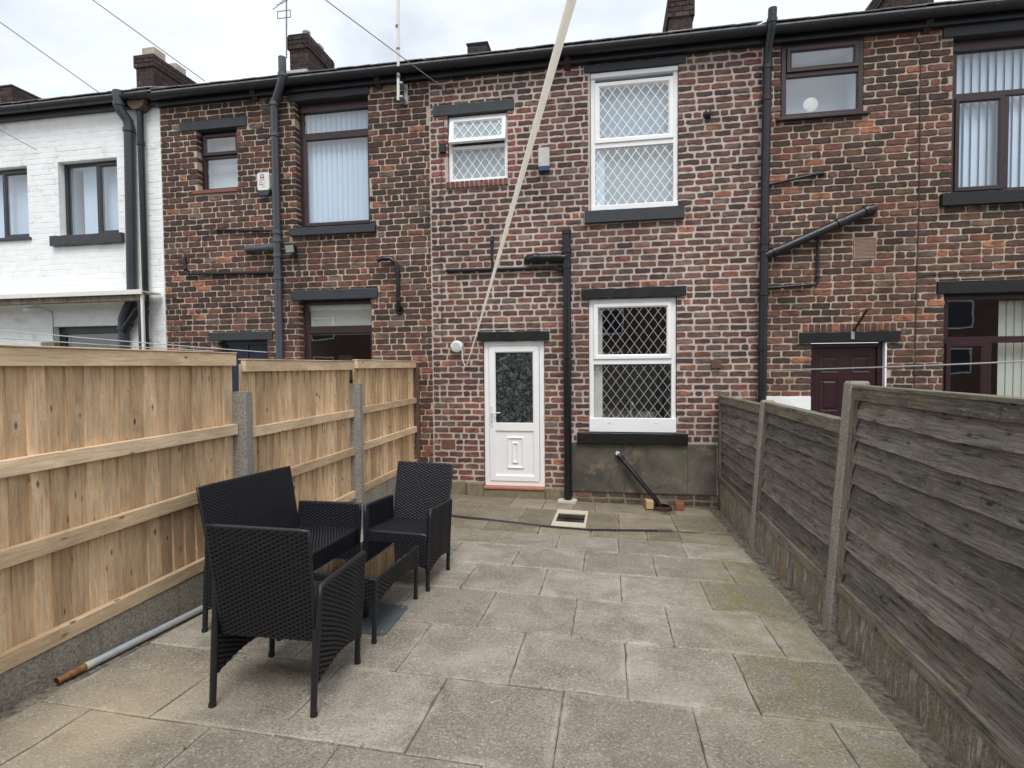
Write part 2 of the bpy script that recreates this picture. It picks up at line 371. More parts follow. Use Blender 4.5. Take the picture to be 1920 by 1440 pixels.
PINE = (lin(238, 216, 184), lin(218, 188, 152), lin(174, 142, 108), lin(102, 74, 54))
M['board'] = wood_mat('new_pine_board', lin(240, 215, 180), lin(214, 180, 142), lin(158, 122, 90), lin(92, 62, 44), 2)
M['rail'] = wood_mat('new_pine_rail', *PINE, 1)
WE = (lin(112, 104, 84), lin(182, 176, 166), lin(44, 41, 40))
M['lap'] = wood_mat('weathered_grey_slat', lin(154, 147, 138), lin(112, 106, 99), lin(60, 56, 53), lin(40, 36, 34), 1, WE)
M['lap_rail'] = wood_mat('lichened_grey_rail', lin(158, 152, 138), lin(120, 114, 102), lin(66, 62, 56), lin(44, 40, 37), 1, (lin(150, 148, 88), lin(188, 182, 168), lin(52, 49, 46)))
M['lapv'] = wood_mat('weathered_grey_batten', lin(150, 142, 128), lin(118, 110, 98), lin(76, 70, 64), lin(60, 54, 50), 2, WE)
def concrete_mat(name, a, b_, stain, st_amt, light, streak=False):
    m_, t, b = mat(name); g = NG(t); p = g.pos()
    c = g.mix(g.noise(p, 5, 5), a, b_)
    c = g.mix(g.ramp(g.noise(p, 85, 4, 0.75), (0.40, 0.6), (0.54, 0.0)), c, lin(78, 73, 67))
    c = g.mix(g.ramp(g.noise(p, 60, 4, 0.7), (0.56, 0.0), (0.7, 0.55)), c, light)
    c = g.mix(g.ramp(g.noise(g.map(p, (7, 7, 1.0)), 1.6, 5), (0.52, 0.0), (0.62, st_amt)), c, stain)
    if streak:                                                        # run-down lime and dirt streaks, yellow lichen runs
        sv = g.map(p, (1, 1, 0.16))
        c = g.mix(g.ramp(g.noise(sv, 30, 6, 0.75), (0.53, 0.0), (0.64, 0.75)), c, lin(228, 221, 208))
        c = g.mix(g.ramp(g.noise(sv, 22, 6, 0.75, 0.5), (0.55, 0.0), (0.66, 0.8)), c, lin(84, 76, 66))
        c = g.mix(g.math('MULTIPLY', g.ramp(g.noise(g.map(p, (1, 1, 0.1)), 5.0, 3), (0.63, 0.0), (0.68, 0.8)), g.ramp(g.noise(p, 40, 4, 0.7), (0.4, 0.2), (0.6, 1.0))), c, lin(196, 168, 74))
    g.set(b.inputs['Base Color'], c); b.inputs['Roughness'].default_value = 0.95; b.inputs['Specular IOR Level'].default_value = 0.2
    g.set(b.inputs['Normal'], g.bump(g.noise(p, 75, 5, 0.75), 0.9, 0.02)); return m_
M['post_new'] = concrete_mat('aggregate_concrete_post', lin(184, 180, 172), lin(158, 154, 146), lin(128, 122, 110), 0.3, lin(216, 212, 204))
M['post_old'] = concrete_mat('old_concrete_post', lin(190, 184, 174), lin(166, 160, 149), lin(150, 143, 116), 0.3, lin(222, 216, 206))
M['gravel_new'] = concrete_mat('concrete_gravel_board', lin(186, 178, 165), lin(158, 149, 136), lin(120, 111, 95), 0.35, lin(214, 207, 194))
M['gravel_old'] = concrete_mat('old_gravel_board', lin(176, 168, 154), lin(140, 132, 119), lin(150, 134, 84), 0.3, lin(216, 207, 192), True)
M['render'] = None
def render_mat():
    m_, t, b = mat('stained_cement_render'); g = NG(t); p = g.pos()
    c = g.mix(g.ramp(g.noise(p, 1.7, 6, 0.6, 0.8), (0.38, 0.0), (0.62, 1.0)), lin(72, 69, 63), lin(108, 101, 90))
    c = g.mix(g.ramp(g.noise(p, 5.5, 6, 0.65), (0.56, 0.0), (0.72, 0.7)), c, lin(146, 124, 104))
    c = g.mix(g.ramp(g.noise(p, 2.6, 4), (0.55, 0.0), (0.7, 0.5)), c, lin(88, 94, 72))
    c = g.mix(g.ramp(g.noise(g.map(p, (1, 1, .25)), 14, 5, 0.7), (0.6, 0.0), (0.75, 0.5)), c, lin(58, 56, 52))
    g.set(b.inputs['Base Color'], c); b.inputs['Roughness'].default_value = 0.9
    g.set(b.inputs['Normal'], g.bump(g.noise(p, 50, 5), 0.25, 0.01)); return m_
M['render'] = render_mat()
def slab_mat(old=False):
    m_, t, b = mat('mossy_old_shaded_flag' if old else 'weathered_concrete_slab'); g = NG(t); p = g.pos(); rnd = g.n('ShaderNodeObjectInfo').outputs['Random']
    c = g.mix(rnd, lin(142, 134, 122), lin(180, 172, 159))
    c = g.mix(g.ramp(g.noise(p, 2.6, 7, 0.68, 0.6), (0.38, 0.0), (0.62, 0.65)), c, lin(116, 107, 95))
    c = g.mix(g.ramp(g.noise(p, 5.2, 6, 0.7, 0.8), (0.54, 0.0), (0.68, 0.32)), c, lin(188, 178, 160))
    sp = g.noise(p, 95, 4, 0.7)
    amt = g.ramp(g.noise(p, 1.7, 4), (0.35, 0.45), (0.65, 1.0))
    c = g.mix(g.math('MULTIPLY', amt, g.ramp(sp, (0.36, 0.85), (0.52, 0.0))), c, lin(84, 76, 67))
    c = g.mix(g.ramp(g.noise(p, 80, 4, 0.7, 0.3), (0.53, 0.0), (0.68, 0.6)), c, lin(214, 205, 190))
    c = g.mix(g.ramp(g.noise(p, 26, 3, 0.6), (0.70, 0.0), (0.76, 0.7)), c, lin(216, 208, 192))
    # pale sand worked out of the joints: ragged light margin round every slab
    gen = g.n('ShaderNodeSeparateXYZ', {0: g.coord('Generated')})
    ex = g.math('ABSOLUTE', g.math('SUBTRACT', gen.outputs[0], 0.5)); ey = g.math('ABSOLUTE', g.math('SUBTRACT', gen.outputs[1], 0.5))
    ed = g.math('MAXIMUM', ex, ey); ed = g.math('ADD', ed, g.math('MULTIPLY', g.math('SUBTRACT', g.noise(p, 4.5, 6, 0.75), 0.5), 0.42))
    c = g.mix(g.ramp(ed, (0.45, 0.0), (0.56, 0.45)), c, lin(206, 198, 182))
    # bleached patch where something stood by the left fence
    pd = g.n('ShaderNodeVectorMath', {0: g.vadd(g.map(p, (1, 0.8, 0)), g.vscale(g.n('ShaderNodeTexNoise', {'Vector': p, 'Scale': 5.0, 'Detail': 6.0, 'Roughness': 0.7}).outputs[1], 0.6)), 1: (-1.92, 1.97, 0.3)}, operation='DISTANCE').outputs['Value']
    c = g.mix(g.ramp(pd, (0.12, 0.5), (0.5, 0.0)), c, lin(204, 188, 158))
    # green algae towards the right-hand fence
    for cx, cy, rr, am in ((1.18, 5.0, 0.4, 0.85), (1.0, 4.33, 0.5, 0.7), (1.1, 3.55, 0.6, 0.4), (1.05, 2.6, 0.6, 0.3)):
        md = g.n('ShaderNodeVectorMath', {0: g.map(p, (1, 0.75, 0)), 1: (cx, cy * 0.75, 0)}, operation='DISTANCE').outputs['Value']
        mm = g.math('MULTIPLY', g.ramp(md, (0.1, 1.0), (rr, 0.0)), g.ramp(g.noise(p, 8, 6, 0.7), (0.42, 0.0), (0.62, am)))
        c = g.mix(mm, c, lin(128, 126, 62))
    if old: c = g.mix(1.0, c, g.mix(g.noise(p, 3.0, 5), lin(218, 212, 198), lin(244, 241, 232)), 'MULTIPLY')  # rear flags: greener-darker stone, plus the house wall's shade painted into the colour
    g.set(b.inputs['Base Color'], c); b.inputs['Roughness'].default_value = 0.92; b.inputs['Specular IOR Level'].default_value = 0.2
    g.set(b.inputs['Normal'], g.bump(g.math('ADD', sp, g.math('MULTIPLY', g.noise(p, 14, 4), 0.7)), 0.8, 0.012)); return m_
M['slab'] = slab_mat(); M['slab_old_shaded'] = slab_mat(True)
M['joint'] = mortar_mat('sandy_joint_bed', lin(160, 149, 128), lin(84, 77, 64), lin(54, 50, 40))

# ------------------------------------------------------------------ ground
GA, GB, GC = -1.5235, -0.0243, -0.0478
def gz(x, y): return GA + GB * x + GC * y
GN = Vector((-GB, -GC, 1)).normalized()
def gmat(x, y, rz=0.0, dz=0.0):
    """frame standing on the sloping yard"""
    zx = GN; fx = Vector((math.cos(rz), math.sin(rz), 0)); fx = (fx - zx * fx.dot(zx)).normalized(); fy = zx.cross(fx)
    o = Vector((x, y, gz(x, y) + dz))
    return Matrix(((fx.x, fy.x, zx.x, o.x), (fx.y, fy.y, zx.y, o.y), (fx.z, fy.z, zx.z, o.z), (0, 0, 0, 1)))
gr = MB().poly([(-300, -300, -2.3), (300, -300, -2.3), (300, 300, -2.3), (-300, 300, -2.3)], [(0, 1, 2, 3)]).build('ground', M['earth'], kind='structure', fix=False)
pb = MB()
def gslab(mb, x0, x1, y0, y1, top, thick=None):
    P = [(x0, y0), (x1, y0), (x1, y1), (x0, y1)]
    t = [(x, y, gz(x, y) + top) for x, y in P]; lo = [(x, y, -2.29 if thick is None else gz(x, y) + top - thick) for x, y in P]
    mb.poly(lo + t, [(0, 3, 2, 1), (4, 5, 6, 7), (0, 1, 5, 4), (1, 2, 6, 5), (2, 3, 7, 6), (3, 0, 4, 7)])
gslab(pb, -2.80, 1.60, -2.6, 7.598, -0.011)
patio = pb.build('patio', M['joint'], kind='structure')
nl = MB(); gslab(nl, -9.5, -2.86, -2.6, 7.5, -0.03); nl.build('yard_left', M['earth'], kind='structure')
nr = MB(); gslab(nr, 1.66, 9.5, -2.6, 7.5, -0.12); nr.build('yard_right', M['earth'], kind='structure')
# paving slabs, each its own piece
rows = [(-2.22, -1.605, 0), (-1.605, -0.985, 1), (-0.985, -0.365, 0), (-0.365, 0.255, 1), (0.255, 0.875, 0), (0.875, 1.497, 1), (1.497, 2.117, 0), (2.117, 2.735, 1), (2.735, 3.36, 0), (3.36, 4.0, 1), (4.0, 4.63, 0), (4.63, 5.25, 1), (5.25, 5.745, 0)]
cuts = {0: [-2.36, -1.74, -1.13, -0.515, 0.088, 0.715], 1: [-2.06, -1.44, -0.84, -0.23, 0.388, 1.012]}
LX, RX = -2.648, 1.305
def slab_poly(pts, th=0.05):
    """pts: 2D outline in plan, chamfered"""
    cx = sum(p[0] for p in pts) / len(pts); cy = sum(p[1] for p in pts) / len(pts); n = len(pts)
    mb = MB(); tilt = (random.uniform(-.003, .003), random.uniform(-.003, .003)); dz = random.uniform(-.0025, .0025)
    def zt(x, y): return gz(x, y) - gz(cx, cy) + dz + tilt[0] * (x - cx) + tilt[1] * (y - cy)
    def ins(p, d): v = Vector((p[0] - cx, p[1] - cy)); l = v.length; v *= (1 - d / max(l, .05)); return (cx + v.x, cy + v.y)
    fine = []
    for (ax, ay), (bx, by) in zip(pts, pts[1:] + pts[:1]):
        k_ = max(1, int(math.hypot(bx - ax, by - ay) / .07))
        fine += [(ax + (bx - ax) * q / k_, ay + (by - ay) * q / k_) for q in range(k_)]
    jit = [(p[0] + random.uniform(-.0028, .0028), p[1] + random.uniform(-.0028, .0028)) for p in fine]; n = len(jit)
    for q in range(n):
        if random.random() < .03: v = Vector((cx - jit[q][0], cy - jit[q][1])).normalized() * random.uniform(.006, .016); jit[q] = (jit[q][0] + v.x, jit[q][1] + v.y)
    a = [ins(p, 0.007) for p in jit]
    P = [(x - cx, y - cy, zt(x, y)) for x, y in a] + [(x - cx, y - cy, zt(x, y) - 0.005) for x, y in jit] + [(x - cx, y - cy, zt(x, y) - th) for x, y in jit]
    F = [tuple(range(n))] + [(k, n + k, n + (k + 1) % n, (k + 1) % n) for k in range(n)] + [(n + k, 2 * n + k, 2 * n + (k + 1) % n, n + (k + 1) % n) for k in range(n)]
    mb.poly(P, F)
    o = mb.build('paving_slab', M['slab_old_shaded' if cy > 5.7 else 'slab'], patio, fix=True); o.location = (cx, cy, gz(cx, cy)); return o
J = 0.0045
for y0, y1, par in rows:
    xs = [LX] + [c + random.uniform(-.006, .006) for c in cuts[par]] + [RX]
    for a, b in zip(xs, xs[1:]):
        slab_poly([(a + .003, y0 + J), (b - .003, y0 + J), (b - .003, y1 - J), (a + .003, y1 - J)])
DR = [(-2.45, 6.30), (-1.84, 6.26), (-1.41, 6.20), (-1.01, 6.13), (-0.64, 6.05), (-0.26, 6.03), (0.11, 6.10), (0.52, 6.20), (0.69, 6.24)]
def dry(x):
    for (xa, ya), (xb, yb) in zip(DR, DR[1:]):
        if xa <= x <= xb: return ya + (yb - ya) * (x - xa) / (xb - xa)
    return DR[0][1] if x < DR[0][0] else DR[-1][1]
HW = 0.05
for a, b in ((LX, -1.98), (-1.98, -1.36), (-1.36, -0.76), (-0.76, -0.2), (-0.2, 0.39), (0.39, 0.74), (0.74, RX)):
    slab_poly([(a + J, 5.745 + J), (b - J, 5.745 + J), (b - J, dry(b) - HW), (a + J, dry(a) - HW)])
for a, b, t in ((LX, -2.27, 6.98), (-2.27, -1.65, 7.0), (-1.65, -1.04, 6.99), (-1.04, -0.655, 6.97), (-0.26, 0.11, 6.98), (0.11, 0.745, 7.03), (0.745, RX, 7.12)):
    slab_poly([(a + J, dry(a) + HW), (b - J, dry(b) + HW), (b - J, t - J), (a + J, t - J)])
for a, b, t in ((LX, -2.0, 6.98), (-2.0, -1.3, 7.0), (-1.3, -0.86, 6.98), (-0.86, -0.46, 6.98), (-0.46, -0.18, 6.99), (-0.18, 0.46, 7.0), (0.84, RX, 7.1)):
    slab_poly([(a + J, t + J), (b - J, t + J), (b - J, 7.585), (a + J, 7.585)])

# ------------------------------------------------------------------ houses
WY = 7.60
def rect_sub(r, o):
    x0, x1, z0, z1 = r; a0, a1, b0, b1 = o
    if a0 >= x1 or a1 <= x0 or b0 >= z1 or b1 <= z0: return [r]
    out = []
    if a0 > x0: out.append((x0, a0, z0, z1))
    if a1 < x1: out.append((a1, x1, z0, z1))
    m0, m1 = max(x0, a0), min(x1, a1)
    if b0 > z0: out.append((m0, m1, z0, b0))
    if b1 < z1: out.append((m0, m1, b1, z1))
    return out
def wall_slab(x0, x1, z0, z1, holes, y0, y1):
    xs = sorted({x0, x1, *[v for h in holes for v in h[:2] if x0 < v < x1]}); zs = sorted({z0, z1, *[v for h in holes for v in h[2:] if z0 < v < z1]})
    mb = MB(); full = {}
    for i in range(len(xs) - 1):
        for j in range(len(zs) - 1):
            cx, cz = (xs[i] + xs[i + 1]) / 2, (zs[j] + zs[j + 1]) / 2
            full[i, j] = not any(h[0] < cx < h[1] and h[2] < cz < h[3] for h in holes)
    for (i, j), ok in full.items():
        if not ok: continue
        a, b, c, d = xs[i], xs[i + 1], zs[j], zs[j + 1]
        mb.poly([(a, y0, c), (b, y0, c), (b, y0, d), (a, y0, d)], [(0, 1, 2, 3)])
        mb.poly([(a, y1, c), (b, y1, c), (b, y1, d), (a, y1, d)], [(0, 3, 2, 1)])
        if not full.get((i - 1, j)): mb.poly([(a, y0, c), (a, y1, c), (a, y1, d), (a, y0, d)], [(0, 3, 2, 1)])
        if not full.get((i + 1, j)): mb.poly([(b, y0, c), (b, y1, c), (b, y1, d), (b, y0, d)], [(0, 1, 2, 3)])
        if not full.get((i, j - 1)): mb.poly([(a, y0, c), (b, y0, c), (b, y1, c), (a, y1, c)], [(0, 3, 2, 1)])
        if not full.get((i, j + 1)): mb.poly([(a, y0, d), (b, y0, d), (b, y1, d), (a, y1, d)], [(0, 1, 2, 3)])
    return mb
def brick_shape(mb, x0, x1, z0, z1, yf, yb, rng, rough=0.004, col=None):
    w, h = x1 - x0, z1 - z0; j = lambda a: rng.uniform(-a, a)
    k = min(rough, w * .08, h * .1); c = min(0.012, w * .12, h * .2)
    mid1, mid2 = rng.uniform(.3, .45), rng.uniform(.55, .7)
    ol = [(x0 + c, z0), (x0 + w * mid1, z0), (x0 + w * mid2, z0), (x1 - c, z0), (x1, z0 + c), (x1, z1 - c), (x1 - c, z1), (x0 + w * mid2, z1), (x0 + w * mid1, z1), (x0 + c, z1), (x0, z1 - c), (x0, z0 + c)]
    ol = [(x + j(k), z + j(k)) for x, z in ol]; cx, cz = (x0 + x1) / 2, (z0 + z1) / 2; n = len(ol)
    ins = 0.0045
    fr = [(x + (ins if x < cx else -ins), yf + j(.0012), z + (ins if z < cz else -ins)) for x, z in ol]
    md = [(x, yf + 0.005, z) for x, z in ol]; bk = [(x, yb, z) for x, z in ol]
    F = [tuple(range(n))] + [(a, n + a, n + (a + 1) % n, (a + 1) % n) for a in range(n)] + [(n + a, 2 * n + a, 2 * n + (a + 1) % n, n + (a + 1) % n) for a in range(n)]
    mb.poly(fr + md + bk, F, col)
def lay_bricks(x0, x1, z0, z1, course, length, joint, holes, rng, headers=(6, 3), phase=0.0):
    """list of brick rectangles with their place"""
    out = []; nrow = int(math.ceil((z1 - z0) / course))
    for i in range(nrow):
        za = z0 + i * course; zb = min(za + course, z1)
        if zb - za < .03: continue
        hd = headers and i % headers[0] == headers[1]
        x = x0 - length * rng.random() if hd else x0 - length * ((0.5 if i % 2 else 0.0) + phase + rng.uniform(-.06, .06))
        while x < x1:
            l = length * .5 if (hd and rng.random() < .55) or (not hd and rng.random() < .035) else length * rng.uniform(.97, 1.03)
            a, b = max(x, x0), min(x + l, x1); x += l
            if b - a < .05: continue
            rs = [(a, b, za, zb)]
            for h in holes: rs = [q for r in rs for q in rect_sub(r, h)]
            for q in rs:
                w, h_ = q[1] - q[0], q[3] - q[2]
                if w < .045 or h_ < .03: continue
                out.append((q[0] + joint / 2, q[1] - joint / 2, q[2] + joint / 2, q[3] - joint / 2, abs(w - l) < .002 and h_ > course * .98 and l > length * .9))
    return out
UNIT = {}
def unit_bricks():
    rng = random.Random(3); L_ = []
    for k in range(14):
        mb = MB(); brick_shape(mb, -.105, .105, -.0355, .0355, -.0, .03, rng, 0.0042); L_.append(mb.mesh('brick', M['brick_o']))
    return L_
UB = unit_bricks()
def brick_face(house, wall, bricks, colfn, holes, rng, limit=300, proud=0.006, rough=0.004, amat='brick_a', jamb=0.13):
    def near(b): return Vector(((b[0] + b[1]) / 2, WY, (b[2] + b[3]) / 2)).length
    single = set()
    if limit:
        cand = sorted((i for i, b in enumerate(bricks) if b[4] and not any(abs(b[1] - h[0]) < .03 or abs(b[0] - h[1]) < .03 for h in holes)), key=lambda i: near(bricks[i]))
        # leave out what stands behind the fences
        cand = [i for i in cand if bricks[i][3] > -0.35 or (-2.6 < bricks[i][0] < 1.35)]
        single = set(cand[:limit])
    mb = MB()
    for i, b in enumerate(bricks):
        cx, cz = (b[0] + b[1]) / 2, (b[2] + b[3]) / 2
        c = colfn(cx, cz, rng); yf = WY - proud + rng.uniform(-.0025, .0025)
        if i in single:
            o = link('brick', UB[rng.randrange(len(UB))], wall); o.location = (cx, yf, cz)
            fx, fz = rng.choice((-1, 1)), rng.choice((-1, 1))
            o.scale = ((b[1] - b[0]) / .21, 1, (b[3] - b[2]) / .071)
            o.rotation_euler = (0, R(rng.uniform(-.5, .5)), 0); o.color = c
        else:
            deep = any((abs(b[1] - h[0]) < .03 or abs(b[0] - h[1]) < .03) and h[2] - .02 < cz < h[3] + .02 for h in holes)
            q = list(b)
            if deep:
                for h in holes:
                    if abs(b[1] - h[0]) < .03: q[1] = h[0]
                    if abs(b[0] - h[1]) < .03: q[0] = h[1]
            brick_shape(mb, q[0], q[1], q[2], q[3], yf, WY + (jamb if deep else .03), rng, rough, c)
    return mb.build('brickwork', M[amat], wall, kind='stuff')

def nz(x, z, s, o=0.0): return noise.noise((x * s + o, z * s * 1.3, o * .37))
BK = 1.2
def pick(rng, table):
    def one():
        r = rng.random() * sum(w for w, _ in table)
        for w, c in table:
            r -= w
            if r <= 0: break
        return c
    a, b = one(), one(); t = rng.uniform(0, .5); k = rng.uniform(.85, 1.15)
    return lin(*[a[i] * (1 - t) + b[i] * t for i in range(3)], BK * k)
SOOT, BRN, RED, GRY, ORG = (58, 50, 48), (96, 71, 64), (122, 80, 68), (112, 98, 90), (160, 102, 78)
def col_c(x, z, rng):
    if z < -1.7: return pick(rng, [(3, (92, 84, 76)), (2, (72, 64, 58)), (1, (104, 80, 70))])
    n = nz(x, z, 1.1, 3.1) + .5 * nz(x, z, 3.0, 8)
    if 2.5 < z < 3.56 and (-2.40 < x < -2.235 or -1.378 < x < -1.2): return pick(rng, [(6, (134, 84, 76)), (3, (124, 78, 70)), (1, BRN)])
    s = max(.1, 1.0 + 1.5 * n + (1.0 if z > 1.9 else 0) - (.35 if z < .9 else 0)); lowred = 1.6 if z < -.4 else .7
    return pick(rng, [(2.3 * s, (72, 60, 56)), (5, (104, 77, 68)), (2.8 * lowred, RED), (1.4, GRY), (.22 + (.3 if z < 1.3 else 0), ORG)])
def col_b(x, z, rng):
    n = nz(x, z, .9, 12.1) + .5 * nz(x, z, 2.6, 5)
    s = max(.15, 1.5 + 1.8 * n + (.9 if z > 2 else -.3))
    if z < 2.0 and x > -4.7: s *= .35
    return pick(rng, [(3.4 * s, SOOT), (4.4, (82, 62, 57)), (2.6, (110, 74, 64)), (.8, GRY), (.7, ORG)])
def col_d(x, z, rng):
    n = nz(x, z, .9, 22.1) + .5 * nz(x, z, 2.6, 7)
    s = max(.15, 1.2 + 1.6 * n + (.5 if z > 1.5 else -.3))
    return pick(rng, [(2.6 * s, (60, 52, 50)), (4.6, (90, 66, 60)), (3.0, (118, 78, 67)), (1.0, (108, 94, 82)), (.4, ORG)])

def house(name, x0, x1, label, group=None):
    return thing(name, ((x0 + x1) / 2, WY, -1.9), label, 'house', 'terraced houses in the row')
LABELS = {}
HC = house('brick_house', -2.5, 1.95, 'middle brick house with white lattice windows and white half-glazed back door')
HB = house('brick_house', -6.87, -2.5, 'dark brick house with grey lintels, brown windows and tall grey soil pipe')
HD = house('brick_house', 1.95, 6.36, 'right-hand brick house with maroon door and brown framed windows')
HA = house('white_painted_house', -13.5, -6.87, 'white painted brick house with anthracite windows at the far left')

# openings (x0,x1,z0,z1)
oC = {'bath': (-2.235, -1.378, 2.61, 3.535), 'up': (-0.235, 0.905, 2.085, 3.93), 'low': (-0.27, 0.885, -0.915, 0.905), 'door': (-1.755, -0.885, -1.70, 0.355)}
oB = {'small': (-6.24, -5.55, 2.745, 3.655), 'big': (-4.585, -3.43, 2.075, 3.94), 'low': (-4.585, -3.43, -0.9, 1.01), 'door': (-5.95, -5.12, -1.7, 0.43)}
oD = {'small': (2.165, 3.12, 3.11, 4.045), 'big': (4.115, 5.34, 2.05, 3.915), 'low': (4.06, 5.30, -0.9, 0.835), 'door': (2.55, 3.425, -1.75, 0.262)}
oA = {'w1': (-10.9, -9.39, 2.19, 3.355), 'w2': (-8.79, -7.675, 2.17, 3.365), 'low': (-9.0, -7.6, -.7, 0.71)}
# stone lintels / sills / plinths that displace brickwork
solidC = [(-2.441, -1.281, 3.535, 3.68), (-0.32, 1.0, 3.93, 4.03), (-0.32, 0.98, 1.92, 2.085), (-0.37, 1.006, 0.905, 1.04), (-0.434, 1.026, -1.06, -0.915), (-1.82, -0.812, 0.355, 0.485), (-0.53, 1.40, -1.735, -1.06), (-2.26, -1.378, 2.51, 2.61), (-2.387, -2.177, -1.182, -1.045), (-2.3, -1.755, -2.0, -1.64), (-1.755, -0.885, -2.0, -1.70), (-0.885, -0.53, -2.0, -1.70)]
solidB = [(-6.508, -5.375, 3.655, 3.80), (-4.665, -3.40, 3.94, 4.078), (-4.67, -3.322, 1.96, 2.075), (-4.69, -3.318, 1.01, 1.157), (-6.095, -5.014, 0.43, 0.56), (-6.30, -5.54, 2.685, 2.745)]
solidD = [(3.99, 5.45, 3.915, 4.06), (3.985, 5.45, 1.895, 2.05), (3.97, 5.45, 0.835, 0.99), (2.405, 3.565, 0.262, 0.40), (2.10, 3.19, 3.08, 3.11), (3.03, 3.29, 1.315, 1.57), (1.9, 2.55, -2.0, -0.42), (2.44, 3.53, .40, .505)]
rngC, rngB, rngD, rngA = random.Random(11), random.Random(12), random.Random(13), random.Random(14)
TOP = 4.16
def grow(h, d=0.006): return (h[0] - d, h[1] + d, h[2] - d, h[3] + d)
wC = wall_slab(-2.5, 1.95, -2.2, TOP, [grow(h) for h in oC.values()], WY + .0035, WY + .24).build('wall', M['mortar_pink'], HC, label='brickwork with wide pale pinkish mortar joints')
wB = wall_slab(-6.87, -2.5, -2.2, TOP, [grow(h) for h in oB.values()], WY + .005, WY + .24).build('wall', M['mortar_tan'], HB)
wD = wall_slab(1.95, 6.36, -2.2, TOP, [grow(h) for h in oD.values()], WY + .005, WY + .24).build('wall', M['mortar_sand'], HD)
hC, hB, hD, hA = list(oC.values()), list(oB.values()), list(oD.values()), list(oA.values())
brick_face(HC, wC, lay_bricks(-2.5, 1.95, -1.992, TOP, .0868, .226, .0245, hC + solidC, rngC, (7, 4)), col_c, hC, rngC, 300, .003, .007, jamb=.06)
brick_face(HB, wB, lay_bricks(-6.87, -2.5, -1.992, TOP, .0862, .232, .0165, hB + solidB, rngB, (6, 3)), col_b, hB, rngB, 300, .004, .0065, jamb=.135)
brick_face(HD, wD, lay_bricks(1.95, 6.36, -1.992, TOP, .0865, .238, .0185, hD + solidD, rngD, (6, 2)), col_d, hD, rngD, 300, .004, .0065, jamb=.11)
# white painted brickwork
wA = wall_slab(-13.5, -6.875, -2.2, TOP, hA, WY + .003, WY + .24).build('wall', M['white_wall'], HA)
bw = MB()
for b in lay_bricks(-13.5, -6.88, -1.99, TOP, .0862, .232, .007, hA + [(-8.915, -7.57, 2.01, 2.17)], rngA, (6, 3)):
    brick_shape(bw, b[0], b[1], b[2], b[3], WY + .0005 + rngA.uniform(-.002, .0015), WY + .02, rngA, .005)
bw.build('brickwork', M['white_wall'], wA, kind='stuff')

def stone(h, x0, x1, z0, z1, mt, proud=0.03, name='lintel', rough=0.0, depth=.14, seed=1):
    mb = MB(); rng = random.Random(seed); n = 14
    P = []; F = []
    for i in range(n + 1):
        x = x0 + (x1 - x0) * i / n; j = lambda: rng.uniform(-rough, rough)
        e = .006
        P += [(x, WY - proud + e + j() * .4, z0 + j()), (x, WY - proud + j() * .3, z0 + e + j()), (x, WY - proud + j() * .3, z1 - e + j()), (x, WY - proud + e + j() * .4, z1 + j()), (x, WY + depth, z1), (x, WY + depth, z0)]
    for i in range(n):
        for k in range(6): F.append((i * 6 + k, i * 6 + (k + 1) % 6, i * 6 + 6 + (k + 1) % 6, i * 6 + 6 + k))
    F += [tuple(range(6)), tuple(n * 6 + k for k in range(6))]
    mb.poly(P, F); return mb.build(name, mt, h)
stone(HC, -2.441, -1.281, 3.538, 3.68, M['greypaint'], .022, rough=.003)
stone(HC, -0.32, 1.0, 3.933, 4.03, M['greypaint'], .022, rough=.003, seed=2)
stone(HC, -0.32, 0.98, 1.92, 2.083, M['greypaint'], .065, 'sill', .002, seed=3)
stone(HC, -0.37, 1.006, 0.908, 1.04, M['blackpaint'], .035, rough=.008, seed=4)
stone(HC, -0.434, 1.026, -1.06, -0.918, M['blackpaint'], .075, 'sill', .002, seed=5)
stone(HC, -1.82, -0.812, 0.358, 0.485, M['blackpaint'], .045, rough=.010, seed=6)
stone(HB, -6.508, -5.375, 3.658, 3.80, M['greypaint'], .025, rough=.003, seed=7)
stone(HB, -4.665, -3.40, 3.943, 4.078, M['greypaint'], .03, rough=.002, seed=8)
stone(HB, -4.67, -3.322, 1.96, 2.073, M['greypaint'], .07, 'sill', .002, seed=9)
stone(HB, -4.69, -3.318, 1.013, 1.157, M['greypaint'], .028, rough=.002, seed=10)
stone(HB, -6.095, -5.014, 0.433, 0.56, M['greypaint'], .028, rough=.003, seed=11)
stone(HD, 3.99, 5.45, 3.918, 4.06, M['greypaint'], .03, rough=.002, seed=12)
stone(HD, 3.985, 5.45, 1.895, 2.048, M['blackpaint'], .07, 'sill', .002, seed=13)
stone(HD, 3.97, 5.45, 0.838, 0.99, M['blackpaint'], .03, rough=.003, seed=14)
stone(HD, 2.405, 3.565, 0.265, 0.40, M['blackpaint'], .028, rough=.004, seed=15)
stone(HA, -8.915, -7.57, 2.01, 2.168, M['blackframe'], .07, 'sill', .008, seed=16)
